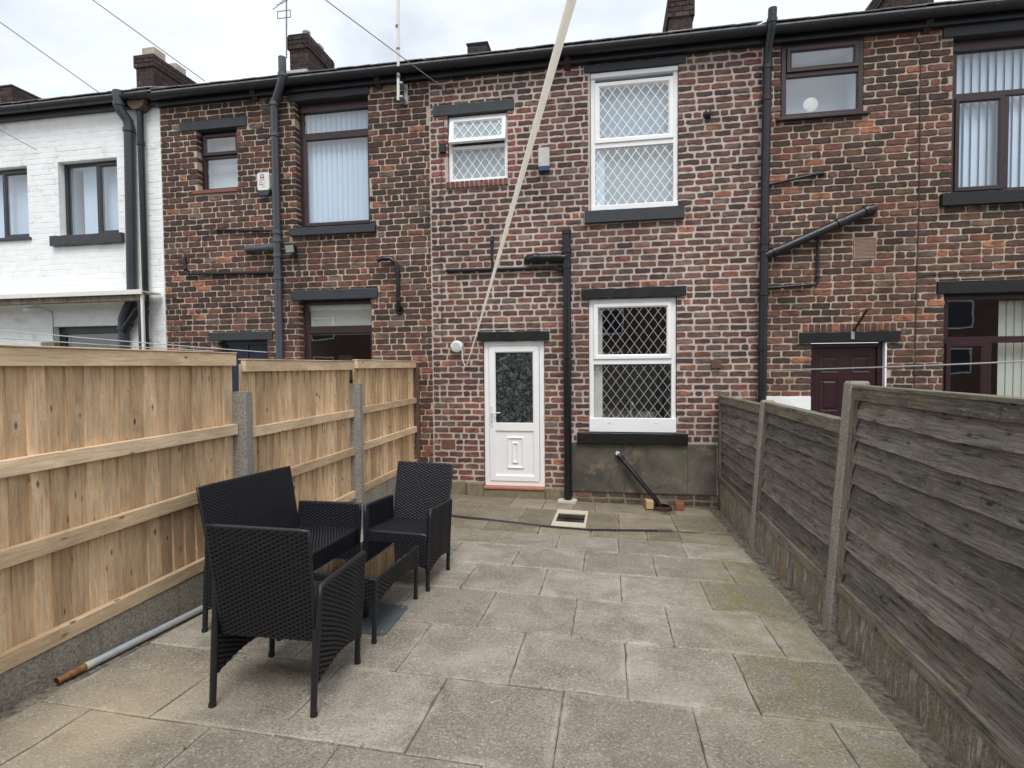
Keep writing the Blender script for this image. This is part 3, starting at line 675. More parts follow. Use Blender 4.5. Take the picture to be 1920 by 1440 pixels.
# red brick-on-edge sill under the bathroom window and brick-on-end course over the maroon door
def soldier(h, x0, x1, z0, z1, n, cols, proud, mt='brick_o', mort=None, name='brick'):
    rng = random.Random(5); w = (x1 - x0) / n
    MB().box(x0, x1, WY - proud + .008, WY + .06, z0 + .004, z1 - .002).build('mortar_bed', mort, h)
    mb = MB(); brick_shape(mb, -w / 2 + .005, w / 2 - .005, z0 + .003, z1 - .003, -.001, .05, rng, .003); me = mb.mesh('brick', M['brick_o'])
    for k in range(n):
        o = link(name, me, h); o.location = (x0 + w * (k + .5), WY - proud, 0); o.color = pick(rng, cols)
soldier(HC, -2.265, -1.372, 2.512, 2.607, 13, [(1, (124, 80, 74)), (1, (114, 74, 68))], .035, mort=M['mortar_pink'])
soldier(HD, 2.44, 3.53, .402, .503, 15, [(3, (96, 66, 60)), (2, (120, 76, 62)), (1, (176, 96, 62))], .004, mort=M['mortar_sand'])
# lead-in plinths, render patch, air brick, threshold
for a, b, d in ((-.53, .2, .018), (.2, 1.03, .021), (1.03, 1.40, .016)): MB().box(a, b - .002, WY - d, WY + .05, -1.735, -1.062, .003).build('render_panel', M['render'], HC)
MB().box(-.655, 1.42, WY - .0005, WY + .05, -2.1, -1.738).build('dirty_base_course', M['moss'], HC)
mb = MB(); rr = random.Random(9)
for a, b, t in ((-2.3, -2.02, -1.635), (-2.02, -1.757, -1.65), (-0.883, -0.655, -1.70)): MB().box(a + .004, b - .004, WY - .035 - rr.uniform(0, .015), WY + .05, -2.1, t - .004, .012).build('stone_plinth', M['moss'], HC)
MB().box(-1.76, -.885, WY - .05, WY + .06, -2.1, -1.735, .01).build('door_step', M['moss'], HC)
MB().box(-1.75, -.89, WY - .065, WY + .06, -1.732, -1.702, .004).build('threshold_tile', M['red_tile'], HC)
ab = MB().ring(-2.383, -2.18, -1.18, -1.048, [(0, WY + .02), (0, WY - .006), (.008, WY - .006), (.008, WY + .02)]).build('air_brick', M['clay'], HC)
MB().box(-2.381, -2.182, WY + .006, WY + .02, -1.178, -1.05).build('vent_back', M['rubber'], ab)
for k in range(5): MB().box(-2.375, -2.188, WY - .009, WY + .002, -1.172 + k * .0245, -1.160 + k * .0245).build('bar', M['clay'], ab)
MB().box(1.95, 2.547, WY - .012, WY + .03, -2.1, -.424, .006).build('white_plinth', M['white_wall'], HD)
MB().box(3.405, 3.424, WY - .004, WY + .10, -2.0, .26).build('white_reveal', M['white_wall'], HD)
mb = MB().ring(3.03, 3.29, 1.315, 1.57, [(0, WY + .02), (0, WY - .008), (.012, WY - .008), (.012, WY + .02)]).build('vent_grille', M['buff'], HD)
for k in range(14): MB().box(3.042, 3.278, WY - .004, WY + .012, 1.33 + k * .0165, 1.338 + k * .0165).build('louvre', M['buff'], mb)
MB().box(3.03, 3.29, WY + .014, WY + .03, 1.317, 1.568).build('vent_back', M['rubber'], mb)

# ---- windows
def sash(name, win, x0, x1, z0, z1, y, w, mt, depth=.05, glass='glass', lattice=None, gy=None):
    s = MB().ring(x0, x1, z0, z1, [(0, y + depth), (0, y + .004), (.004, y), (w * .7, y), (w * .82, y + .006), (w, y + .016), (w, y + depth)], close=True).build(name, mt, win)
    gy_ = y + .022
    pane(win, x0 + w - .004, x1 - w + .004, z0 + w - .004, z1 - w + .004, gy_, glass, lattice); return s
def pane(win, x0, x1, z0, z1, y, glass='glass', lattice=None):
    MB().poly([(x0, y, z0), (x1, y, z0), (x1, y, z1), (x0, y, z1)], [(0, 1, 2, 3)]).build('pane', M[glass], win, fix=False)
    if lattice:
        dw, dh, bw_ = lattice; mb = MB(); cx = (x0 + x1) / 2; cz = (z0 + z1) / 2; sl = dh / dw; hw = bw_ / 2
        nn = int((x1 - x0) / dw + (z1 - z0) / dh) + 4
        for sgn in (1, -1):
            for k in range(-nn, nn + 1):
                # line z = cz + sgn*sl*(x - cx - k*dw)
                xa, xb = x0, x1; za = cz + sgn * sl * (xa - cx - k * dw - .25 * dw); zb = cz + sgn * sl * (xb - cx - k * dw - .25 * dw)
                t0, t1 = 0.0, 1.0; dz = zb - za
                ts = sorted(((z0 - za) / dz, (z1 - za) / dz)); t0, t1 = max(t0, ts[0]), min(t1, ts[1])
                if t1 - t0 < .01: continue
                A = Vector((xa + (xb - xa) * t0, 0, za + dz * t0)); B = Vector((xa + (xb - xa) * t1, 0, za + dz * t1))
                d = (B - A).normalized(); nrm = Vector((-d.z, 0, d.x)) * hw; yo = y - .003 - (.0008 if sgn > 0 else 0)
                mb.poly([A - nrm + Vector((0, yo, 0)), B - nrm + Vector((0, yo, 0)), B + nrm + Vector((0, yo, 0)), A + nrm + Vector((0, yo, 0))], [(0, 1, 2, 3)])
        mb.build('lattice_strips', M['leadstrip'] if bw_ > .008 else M['leadstrip_dull'], win, fix=False)
def room(win, x0, x1, z0, z1, y, depth, mt):
    mb = MB(); e = .0
    mb.poly([(x0, y, z0), (x1, y, z0), (x1, y, z1), (x0, y, z1), (x0, y + depth, z0), (x1, y + depth, z0), (x1, y + depth, z1), (x0, y + depth, z1)], [(4, 7, 6, 5), (0, 4, 5, 1), (3, 2, 6, 7), (0, 3, 7, 4), (1, 5, 6, 2)])
    return mb.build('room_inside', mt, win, fix=False)
def frame(h, r, y, w, mt, depth=.07, label=None):
    return MB().ring(*r, [(0, y + depth), (0, y + .004), (.004, y), (w - .006, y), (w, y + .006), (w, y + depth)], close=True).build('window', mt, h, label=label)
def bar(win, x0, x1, z0, z1, y, mt, name='transom', depth=.06): return MB().box(x0, x1, y + .001, y + depth, z0, z1, .004).build(name, mt, win)
def blinds(win, x0, x1, z0, z1, y, pitch, ang, mt, width=None, wob=2.0):
    rng = random.Random(int(x0 * 100)); w = width or pitch * 1.12; n = int((x1 - x0) / pitch)
    me = MB().poly([(-w / 2, 0, z0), (-w / 6, -.004, z0), (w / 6, -.004, z0), (w / 2, 0, z0), (-w / 2, 0, z1), (-w / 6, -.004, z1), (w / 6, -.004, z1), (w / 2, 0, z1)], [(0, 1, 5, 4), (1, 2, 6, 5), (2, 3, 7, 6)]).mesh('blind_slat', mt, 'all', fix=False)
    for k in range(n):
        o = link('blind_slat', me, win); o.location = (x0 + pitch * (k + .5), y, 0); o.rotation_euler = (0, 0, R(ang + rng.uniform(-wob, wob)))

# house C upstairs
LT = (.125, .172, .0092)
y = WY + .035
w = frame(HC, oC['up'], y, .06, M['upvc'], label='tall white upstairs window with diamond lattice')
bar(w, -.18, .85, 2.935, 3.0, y, M['upvc'])
MB().box(-.235, .905, WY + .012, WY + .06, 3.865, 3.928, .004).build('head_trim', M['upvc'], w)
sash('sash', w, -.178, .848, 3.0, 3.80, y - .018, .065, M['upvc'], lattice=LT)
pane(w, -.176, .846, 2.145, 2.936, y + .025, lattice=LT)
MB().box(-.235, .905, y - .03, y + .03, 2.086, 2.165, .006).build('cill', M['upvc'], w)
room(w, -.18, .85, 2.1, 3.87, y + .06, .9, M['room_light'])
MB().poly([(-.17, y + .12, 2.1), (.85, y + .12, 2.1), (.85, y + .12, 2.98), (-.17, y + .12, 2.98)], [(0, 1, 2, 3)]).build('net_curtain', M['net'], w, fix=False)
MB().poly([(-.17, y + .10, 2.98), (.85, y + .10, 2.98), (.85, y + .10, 3.86), (-.17, y + .10, 3.86)], [(0, 1, 2, 3)]).build('net_curtain', M['net_sky_tint'], w, fix=False)
MB().box(-.17, -.05, y + .085, y + .095, 2.1, 2.97).build('curtain_edge', M['blind'], w)
# bathroom
y = WY + .05
w = frame(HC, (-2.233, -1.38, 2.612, 3.533), y, .05, M['upvc'], label='small white bathroom window with open top light')
bar(w, -2.185, -1.428, 3.075, 3.12, y, M['upvc'])
pane(w, -2.185, -1.428, 2.66, 3.08, y + .025, lattice=LT)
room(w, -2.19, -1.42, 2.66, 3.5, y + .06, .7, M['room_light'])
MB().poly([(-2.19, y + .12, 2.66), (-1.42, y + .12, 2.66), (-1.42, y + .12, 3.08), (-2.19, y + .12, 3.08)], [(0, 1, 2, 3)]).build('net_curtain', M['net'], w, fix=False)
tl = MB().ring(-.405, .405, -.37, 0, [(0, .03), (0, -.012), (.004, -.016), (.05, -.016), (.062, -.002), (.062, .03)], close=True)
ca, sa = math.cos(R(13)), math.sin(R(13))
def hinge(v): return (v[0] - 1.806, y - .004 + v[1] * ca + v[2] * sa, 3.50 + v[2] * ca - v[1] * sa)
tl.v = [hinge(v) for v in tl.v]; tl.build('open_top_light', M['upvc'], w)
g_ = MB().poly([hinge(v) for v in ((-.345, .004, -.31), (.345, .004, -.31), (.345, .004, -.06), (-.345, .004, -.06))], [(0, 1, 2, 3)]); g_.build('pane', M['glass'], w, fix=False)
lt_ = MB()
for sgn in (1, -1):
    for k in range(-2, 7):
        xa = -.345 + k * .125; xb = xa + .182
        A = [xa, -.31]; B = [xb, -.06]
        if sgn < 0: A, B = [xa, -.06], [xb, -.31]
        def clip(P, Q):
            t0, t1 = 0.0, 1.0; dx = Q[0] - P[0]
            ts = sorted(((-.345 - P[0]) / dx, (.345 - P[0]) / dx)); t0, t1 = max(t0, ts[0]), min(t1, ts[1])
            return None if t1 - t0 < .02 else ([P[0] + dx * t0, P[1] + (Q[1] - P[1]) * t0], [P[0] + dx * t1, P[1] + (Q[1] - P[1]) * t1])
        r_ = clip(A, B)
        if r_:
            A, B = r_; d = Vector((B[0] - A[0], B[1] - A[1])).normalized() * .0046; yo = 0.001 - .0008 * sgn
            lt_.poly([hinge(v) for v in ((A[0] + d.y, yo, A[1] - d.x), (B[0] + d.y, yo, B[1] - d.x), (B[0] - d.y, yo, B[1] + d.x), (A[0] - d.y, yo, A[1] + d.x))], [(0, 1, 2, 3)])
lt_.build('lattice_strips', M['leadstrip'], w, fix=False)
MB().poly([hinge(v) for v in ((-.345, .02, -.31), (.345, .02, -.31), (.345, .02, -.06), (-.345, .02, -.06))], [(0, 1, 2, 3)]).build('frosted_backing', M['net'], w, fix=False)
# kitchen window
y = WY + .035
w = frame(HC, (-.268, .883, -.885, .903), y, .06, M['upvc'], label='large white kitchen window with diamond lattice')
bar(w, -.21, .826, .012, .085, y, M['upvc'])
LK = (.125, .172, .0052)
sash('sash', w, -.208, .824, .085, .84, y - .018, .062, M['upvc'], lattice=LK)
pane(w, -.208, .824, -.80, .014, y + .025, lattice=LK)
MB().box(-.272, .887, y - .032, y + .03, -.912, -.72, .006).build('cill', M['upvc'], w)
for xx in (-.02, .6): MB().box(xx, xx + .045, y - .036, y - .03, -.79, -.776, .002).build('drain_cap', M['white_plastic'], w)
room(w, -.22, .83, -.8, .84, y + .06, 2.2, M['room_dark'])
MB().box(-.21, -.09, y + .09, y + .10, -.8, .8).build('curtain', M['cream_blind'], w)
MB().box(-.2, .82, y + .07, y + .5, -.80, -.765).build('worktop', M['room'], w)
MB().tube([(.30, y + .22, -.76), (.30, y + .22, -.55), (.31, y + .19, -.51), (.32, y + .14, -.52), (.325, y + .13, -.56)], .011, 8).build('kitchen_tap', M['steel'], w, smooth=True)
MB().box(.40, .62, y + .2, y + .24, -.76, -.66, .01).build('dish_rack', M['room'], w)
MB().box(-.1, .3, y + 2.0, y + 2.1, -.3, .5).build('wall_cupboard', M['oldtimber'], w)

# house B
y = WY + .12
w = frame(HB, (-4.572, -3.43, 2.1, 3.93), y, .055, M['brown'], label='tall brown upstairs window with vertical blinds')
MB().box(-4.58, -3.43, y - .02, y + .06, 3.82, 3.94).build('head_panel', M['maroon'], w)
bar(w, -4.52, -3.46, 3.45, 3.52, y, M['brown'])
sash('sash', w, -4.518, -3.44, 2.13, 3.452, y - .02, .055, M['brown'])
pane(w, -4.52, -3.44, 3.515, 3.825, y + .025)
room(w, -4.53, -3.44, 2.1, 3.9, y + .07, .8, M['room'])
blinds(w, -4.52, -3.42, 2.12, 3.86, y + .12, .083, 30, M['blind'])
w = frame(HB, (-4.572, -3.43, -.9, 1.008), y, .055, M['brown'], label='brown ground-floor window with a rolled white blind')
bar(w, -4.52, -3.46, .56, .63, y, M['brown'])
sash('sash', w, -4.518, -3.44, -.88, .562, y - .02, .055, M['brown'])
pane(w, -4.52, -3.44, .625, .955, y + .025)
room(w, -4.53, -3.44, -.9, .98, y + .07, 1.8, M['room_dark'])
MB().box(-4.52, -3.44, y + .1, y + .115, .5, .95, .004).build('roller_blind', M['cream_blind'], w)
MB().box(-4.30, -4.05, y + .5, y + .7, -.2, .2, .02).build('shelf_unit', M['room'], w)
y = WY + .11
w = frame(HB, (-6.24, -5.55, 2.755, 3.65), y, .05, M['maroon'], label='small brown bathroom window with frosted panes')
bar(w, -6.19, -5.60, 3.255, 3.30, y, M['maroon'])
sash('sash', w, -6.20, -5.59, 3.30, 3.62, y - .03, .055, M['maroon'])
pane(w, -6.19, -5.60, 2.80, 3.26, y + .025)
room(w, -6.2, -5.59, 2.79, 3.62, y + .06, .12, M['room_light'])
MB().box(-6.31, -5.54, WY - .03, WY + .12, 2.69, 2.742, .004).build('tile_sill', M['clay'], HB)
dr = MB().box(-5.95, -5.12, WY + .12, WY + .17, -1.75, .43).build('door', M['navy'], HB)
MB().box(-5.56, -5.52, WY + .105, WY + .12, -1.7, .37).build('glazing_bar', M['blackframe'], dr)
MB().ring(-5.95, -5.12, -1.75, .43, [(0, WY + .13), (0, WY + .09), (.06, WY + .09), (.06, WY + .13)]).build('door_frame', M['blackframe'], dr)
# house D
y = WY + .025
w = frame(HD, (2.167, 3.118, 3.112, 4.043), y - .03, .06, M['brown'], label='square brown bathroom window with a white plate on the ledge')
bar(w, 2.225, 3.06, 3.625, 3.68, y - .03, M['brown'])
sash('sash', w, 2.225, 3.06, 3.68, 3.985, y - .055, .06, M['brown'])
pane(w, 2.225, 3.06, 3.165, 3.63, y)
MB().box(2.10, 3.19, WY - .06, WY + .06, 3.078, 3.116, .006).build('cill', M['brown'], w)
room(w, 2.225, 3.06, 3.165, 3.99, y + .05, .35, M['room_light'])
y = WY + .10
w = frame(HD, (4.15, 5.36, 2.06, 3.91), y, .06, M['brown'], label='wide brown upstairs window with striped vertical blinds')
MB().box(4.12, 5.36, y - .02, y + .06, 3.79, 3.915).build('head_panel', M['maroon'], w)
bar(w, 4.20, 5.32, 3.225, 3.29, y, M['brown'])
bar(w, 4.70, 4.78, 2.12, 3.22, y, M['brown'], 'mullion')
sash('sash', w, 4.19, 4.72, 2.10, 3.23, y - .02, .055, M['brown'])
pane(w, 4.78, 5.32, 2.12, 3.23, y + .025); pane(w, 4.20, 5.32, 3.285, 3.80, y + .025)
room(w, 4.2, 5.31, 2.1, 3.85, y + .07, .8, M['room_light'])
blinds(w, 4.17, 5.35, 2.12, 3.83, y + .12, .089, 24, M['blind'], wob=5)
w = frame(HD, (4.10, 5.32, -.9, .83), y, .06, M['maroon'], label='maroon kitchen window with cream blind at its right')
bar(w, 4.15, 5.28, .235, .315, y, M['maroon'])
bar(w, 4.56, 4.64, -.85, .235, y, M['maroon'], 'mullion')
sash('sash', w, 4.13, 4.58, -.88, .24, y - .02, .06, M['maroon'])
pane(w, 4.64, 5.28, -.85, .24, y + .025); pane(w, 4.15, 5.28, .31, .78, y + .025)
room(w, 4.15, 5.28, -.86, .79, y + .07, 1.6, M['room_dark'])
blinds(w, 4.80, 5.28, -.86, .76, y + .15, .089, 8, M['cream_blind'])
MB().box(4.35, 4.60, y + 1.2, y + 1.3, -.7, .22).build('open_inner_door', M['net'], w)
y = WY + .09
dr = MB().box(2.56, 3.41, y + .01, y + .05, -1.8, .255).build('door', M['maroon'], HD, label='maroon panelled back door')
MB().ring(2.56, 3.405, -1.8, .255, [(0, y + .03), (0, y - .03), (.045, y - .03), (.055, y - .02), (.055, y + .03)]).build('door_frame', M['maroon'], dr)
for (a, b) in ((2.69, 2.91), (3.06, 3.28)):
    for (c, d) in ((-.12, .10), (-.62, -.2), (-1.4, -.75)):
        MB().ring(a, b, c, d, [(0, y + .012), (0, y + .002), (.02, y + .008), (.035, y + .008), (.05, y - .004)]).build('raised_panel', M['maroon'], dr)
        MB().box(a + .05, b - .05, y - .003, y + .01, c + .05, d - .05).build('raised_panel', M['maroon'], dr)
# house A
y = WY + .11
w = frame(HA, oA['w2'], y, .05, M['blackframe'], label='anthracite casement window with pale net curtains')
bar(w, -8.18, -8.09, 2.22, 3.32, y, M['blackframe'], 'mullion')
sash('sash', w, -8.13, -7.71, 2.20, 3.33, y - .02, .055, M['blackframe'])
pane(w, -8.74, -8.17, 2.21, 3.32, y + .025)
room(w, -8.75, -7.72, 2.2, 3.33, y + .06, .5, M['room_light'])
MB().box(-8.60, -7.7, y + .16, y + .165, 2.2, 3.33).build('net_curtain', M['blind'], w)
w = frame(HA, oA['w1'], y, .05, M['blackframe'], label='anthracite casement window cut by the picture edge')
sash('sash', w, -10.0, -9.42, 2.21, 3.33, y - .02, .07, M['blackframe'])
pane(w, -10.86, -10.0, 2.22, 3.32, y + .025)
room(w, -10.86, -9.43, 2.2, 3.33, y + .06, .5, M['room_light'])
MB().box(-10.8, -9.43, y + .16, y + .165, 2.2, 3.33).build('net_curtain', M['blind'], w)
MB().box(-10.9, -9.34, WY - .04, WY + .1, 2.15, 2.188, .004).build('cill', M['blackframe'], w)
w = frame(HA, oA['low'], y, .12, M['blackframe'], label='low anthracite window under the canopy')
pane(w, -8.9, -7.7, -.6, .62, y + .025)
room(w, -8.9, -7.7, -.6, .62, y + .06, .8, M['room'])

# ---- white back door of house C
y = WY + .03
fr_ = MB().ring(-1.75, -.89, -1.70, .353, [(0, y + .07), (0, y + .004), (.004, y), (.062, y), (.07, y + .012), (.07, y + .07)], close=True).build('door', M['upvc'], HC, label='white half-glazed back door')
y = WY + .018
MB().ring(-1.676, -.964, -1.63, .28, [(0, y + .05), (0, y + .004), (.004, y), (.075, y), (.09, y + .014), (.09, y + .05)], close=True).build('door_leaf', M['upvc'], fr_)
MB().box(-1.60, -1.04, y + .003, y + .05, -.915, -.80, .004).build('mid_rail', M['upvc'], fr_)
MB().poly([(-1.59, y + .03, -.805), (-1.05, y + .03, -.805), (-1.05, y + .03, .195), (-1.59, y + .03, .195)], [(0, 1, 2, 3)]).build('obscure_pane', M['obscure'], fr_, fix=False)
MB().box(-1.595, -1.045, y + .022, y + .05, -1.56, -.91).build('lower_panel', M['upvc'], fr_)
for d in (0, .075):
    MB().ring(-1.43 + d, -1.19 - d, -1.45 + d, -1.0 - d, [(0, y + .023), (.006, y + .006), (.016, y + .004), (.03, y + .016), (.034, y + .023)]).build('panel_moulding', M['upvc'], fr_)
MB().box(-1.66, -1.625, y - .008, y + .004, -.86, -.56, .004).build('handle_plate', M['white_plastic'], fr_)
MB().tube([(-1.643, y - .006, -.66), (-1.643, y - .045, -.66), (-1.62, y - .05, -.66), (-1.51, y - .045, -.655)], .009, 8).build('handle', M['white_plastic'], fr_, smooth=True)
MB().box(-1.647, -1.638, y - .0095, y - .007, -.80, -.765).build('keyhole', M['rubber'], fr_)

# ---- roofs, gutters
def roof(h, x0, x1, dz=0.0):
    yb, zb = 7.44, 4.238 + dz; pit = math.tan(R(27)); yr = 11.2
    mb = MB(); zr = zb + (yr - yb) * pit
    mb.poly([(x0, yb, zb), (x1, yb, zb), (x1, yr, zr), (x0, yr, zr), (x0, yr + 3.6, zb), (x1, yr + 3.6, zb), (x0, yb, zb - .02), (x1, yb, zb - .02)], [(0, 1, 2, 3), (3, 2, 5, 4), (6, 7, 1, 0), (6, 4, 5, 7), (0, 3, 4, 6), (1, 7, 5, 2)])
    r_ = mb.build('roof', M['slate'], h)
    rng = random.Random(int(x0 * 10)); w_ = .255; n = int((x1 - x0) / w_)
    for row in range(2):
        me = MB().box(-w_ / 2 + .003, w_ / 2 - .003, 0, .42, 0, .014, .002).mesh('slate', M['slate'])
        for k in range(n):
            o = link('slate', me, r_); yy = 7.425 + row * .2
            o.location = (x0 + w_ * (k + .5 + (.5 if row else 0)) if (k < n - 1 or not row) else x1 - w_ / 2, yy, zb + .018 + (yy - yb) * pit + rng.uniform(0, .012) + row * .008)
            o.rotation_euler = (R(27 - 1.2), R(rng.uniform(-1.2, 1.2)), R(rng.uniform(-1, 1)))
    g = MB(); ns = 8; rad = .068; yc, zc = 7.435, 4.170 + dz
    out = [(yc + rad * math.cos(math.pi + math.pi * k / ns), zc + rad * math.sin(math.pi + math.pi * k / ns)) for k in range(ns + 1)]
    inn = [(yc + (rad - .006) * math.cos(math.pi + math.pi * k / ns), zc + (rad - .006) * math.sin(math.pi + math.pi * k / ns)) for k in range(ns, -1, -1)]
    g.prism(out + inn, 'x', x0, x1); gt = g.build('gutter', M['gutter'], h, smooth=True)
    k = x0 + .5
    while k < x1 - .1:
        o2 = [(yc + (rad + .006) * math.cos(math.pi + math.pi * q / ns), zc + (rad + .006) * math.sin(math.pi + math.pi * q / ns)) for q in range(ns + 1)]
        MB().prism(o2, 'x', k, k + .03).build('gutter_clip', M['gutter'], gt); k += .98
    MB().box(x0, x1, 7.512, WY + .02, 4.045 + dz, 4.235 + dz, .003).build('fascia', M['gutter'], h)
roof(HC, -2.5, 1.95); roof(HB, -6.87, -2.5); roof(HD, 1.95, 6.36, -.01); roof(HA, -13.5, -6.87, .03)
for h, xs in ((HB, (-3.24, -5.2)), (HC, (-0.54,)), (HD, (3.8,))):
    for xx in xs: MB().poly([(xx - .04, WY, 3.99), (xx + .04, WY, 3.99), (xx + .04, WY - .10, 4.07), (xx - .04, WY - .10, 4.07), (xx - .04, WY, 4.1), (xx + .04, WY, 4.1), (xx + .04, WY - .12, 4.12), (xx - .04, WY - .12, 4.12)], [(0, 1, 2, 3), (4, 7, 6, 5), (3, 2, 6, 7), (0, 3, 7, 4), (1, 5, 6, 2), (0, 4, 5, 1)]).build('gutter_bracket', M['maroon'], h)

# ---- chimneys
def chimney(h, x0, x1, y0, y1, zb, zt, pots, band=True, seed=1):
    rng = random.Random(seed)
    body = MB().box(x0 + .006, x1 - .006, y0 + .006, y1 - .006, zb, zt - .01).build('chimney', M['sooty_mortar'], h)
    mb = MB(); c = .082; z = zb; i = 0
    while z < zt - .03:
        ex = .03 if band and zt - .28 < z < zt - .02 else 0.0
        for face in ('f', 'r', 'l'):
            a, b = (x0 - ex, x1 + ex) if face == 'f' else (y0 - ex, y1 + ex)
            t = a - (.115 if i % 2 else 0)
            while t < b - .01:
                p, q = max(a, t), min(b, t + .23); t += .23
                if q - p < .03: continue
                col = pick(rng, [(5, (40, 36, 36)), (3, (58, 48, 47)), (1, (78, 66, 62))])
                if face == 'f': mb.box(p + .005, q - .005, y0 - ex, y0 + .05, z + .005, z + c - .005, .004, col)
                elif face == 'r': mb.box(x1 + ex - .05, x1 + ex + .001, p + .005, q - .005, z + .005, z + c - .005, .004, col)
                else: mb.box(x0 - ex - .001, x0 - ex + .05, p + .005, q - .005, z + .005, z + c - .005, .004, col)
        z += c; i += 1
    mb.build('brickwork', M['brick_a'], body, kind='stuff')
    MB().box(x0 - .02, x1 + .02, y0 - .02, y1 + .02, zt - .012, zt + .02, .01).build('chimney_cap', M['greypaint'], body)
    MB().box(x0 - .03, x1 + .03, y0 - .1, y0 + .02, zb + .0, zb + .32, .01).build('flashing', M['lead'], body)
    for (px, py, r_, hh, sq) in pots:
        p = MB()
        if sq: p.prism([(px - r_, py - r_), (px + r_, py - r_), (px + r_, py + r_), (px - r_, py + r_)], 'z', zt + .015, zt + hh)
        else: p.tube([(px, py, zt + .015), (px, py, zt + hh * .85), (px, py, zt + hh * .86), (px, py, zt + hh)], [r_, r_ * .86, r_ * .98, r_ * .98], 16)
        p.build('chimney_pot', M['pot'], body)
chimney(HB, -9.22 + .03, -8.79, 9.6, 10.75, 5.2, 6.15, [(-9.0, 9.85, .14, .24, True), (-9.0, 10.4, .14, .22, True)], seed=1)
chimney(HB, -5.87, -5.5, 9.6, 10.55, 5.2, 6.2, [(-5.66, 9.85, .075, .2, False), (-5.66, 10.25, .09, .16, True)], seed=2)
chimney(HC, -2.6, -2.22, 10.2, 10.9, 5.4, 6.03, [], False, seed=3)
chimney(HC, 1.0, 1.37, 9.6, 10.6, 5.15, 6.0, [], seed=4)
chimney(HD, 4.33, 4.92, 9.6, 10.6, 5.1, 6.0, [], seed=5)
chimney(HA, -15.6, -15.2, 12.0, 13.6, 5.2, 7.37, [], False, seed=6)

# ---- pipes fixed to the houses
def pipe(h, path, r, mt, name='drainpipe', collars=(), n=14, label=None):
    p = MB().tube(path, r, n).build(name, mt, h, smooth=True, label=label)
    for (c, ax) in collars:
        c = Vector(c); d = Vector({'x': (1, 0, 0), 'z': (0, 0, 1)}[ax]) if isinstance(ax, str) else Vector(ax).normalized()
        MB().tube([c - d * .03, c - d * .026, c + d * .026, c + d * .03], [r * 1.05, r * 1.2, r * 1.2, r * 1.05], n).build('pipe_collar', mt, p, smooth=True)
    return p
def arc(p, q, r_, c, n=6): return [tuple(Vector(p).lerp(Vector(c), t) * (1 - t) + Vector(c).lerp(Vector(q), t) * t) for t in [k / n for k in range(n + 1)]]
PY = WY - .085
pipe(HB, [(-4.86, PY, -1.8), (-4.86, PY, 3.93), (-4.82, PY - .01, 3.97), (-4.65, PY - .13, 4.14), (-4.62, PY - .15, 4.2), (-4.62, PY - .15, 4.47)], .056, M['pipe_grey'], 'soil_pipe', [((-4.86, PY, 3.9), 'z'), ((-4.86, PY, 3.45), 'z'), ((-4.86, PY, 2.02), 'z'), ((-4.86, PY, 1.98 - .3), 'z'), ((-4.86, PY, 1.9), 'z'), ((-4.86, PY, 1.35), 'z'), ((-4.62, PY - .15, 4.22), 'z')], label='tall grey soil pipe')
pipe(HB, [(-5.40, WY + .02, 1.80), (-5.37, WY - .06, 1.80), (-5.30, PY, 1.80), (-4.86, PY, 1.80)], .05, M['pipe_grey'], 'branch_pipe', [((-5.0, PY, 1.80), 'x'), ((-4.94, PY, 1.8), 'x')])
pipe(HB, [(-5.92, WY + .02, 2.12), (-5.90, WY - .03, 2.12), (-5.84, WY - .035, 2.12), (-4.93, WY - .035, 2.06)], .019, M['pipe_black'], 'waste_pipe', [((-5.05, WY - .035, 2.068), 'x')], 10)
pipe(HB, [(-6.49, WY + .02, 1.72), (-6.48, WY - .03, 1.72), (-6.475, WY - .035, 1.66), (-6.46, WY - .035, 1.50), (-6.41, WY - .035, 1.47), (-4.93, WY - .035, 1.44)], .022, M['pipe_black'], 'waste_pipe', [((-6.465, WY - .035, 1.55), 'z')], 10)
pipe(HB, [(-3.28, WY - .10, 1.53), (-3.21, WY - .09, 1.56), (-3.10, WY - .07, 1.565), (-3.02, WY - .06, 1.50), (-2.985, WY - .06, 1.40), (-2.985, WY - .06, .90), (-2.985, WY - .05, .84), (-2.985, WY + .02, .82)], .03, M['pipe_black'], 'hooked_pipe', [((-2.985, WY - .06, 1.36), 'z'), ((-2.985, WY - .06, .98), 'z')], 12)
MB().tube([(-2.985, WY - .015, .82), (-2.985, WY + .01, .82)], .062, 18).build('pipe_flange', M['pipe_black'], HB, smooth=True)
# house C
pipe(HC, [(-.56, PY, -1.86), (-.56, PY, 1.83)], .054, M['pipe_black'], 'soil_pipe', [((-.56, PY, 1.80), 'z'), ((-.56, PY, 1.55), 'z'), ((-.56, PY, 1.34), 'z'), ((-.56, PY, .02), 'z'), ((-.56, PY, .12), 'z')], label='black soil pipe beside the white door')
pipe(HC, [(-1.11, WY + .03, 1.47), (-1.10, WY - .04, 1.47), (-1.04, PY, 1.475), (-.90, PY, 1.475), (-.56, PY, 1.46)], .056, M['pipe_black'], 'branch_pipe', [((-.74, PY, 1.47), 'x'), ((-.66, PY, 1.466), 'x'), ((-.98, PY, 1.476), 'x')])
for zz in (1.47, -1.37): MB().tube([(-.545, PY - .05, zz), (-.545, PY - .062, zz)], .028, 14).build('access_cap', M['pipe_black'], HC)
pipe(HC, [(-2.27, WY + .02, 1.365), (-2.26, WY - .03, 1.365), (-2.2, WY - .035, 1.36), (-.76, WY - .035, 1.345), (-.68, WY - .04, 1.32), (-.62, WY - .05, 1.30)], .023, M['pipe_black'], 'waste_pipe', [((-.8, WY - .035, 1.345), 'x'), ((-1.6, WY - .035, 1.355), 'x')], 10)
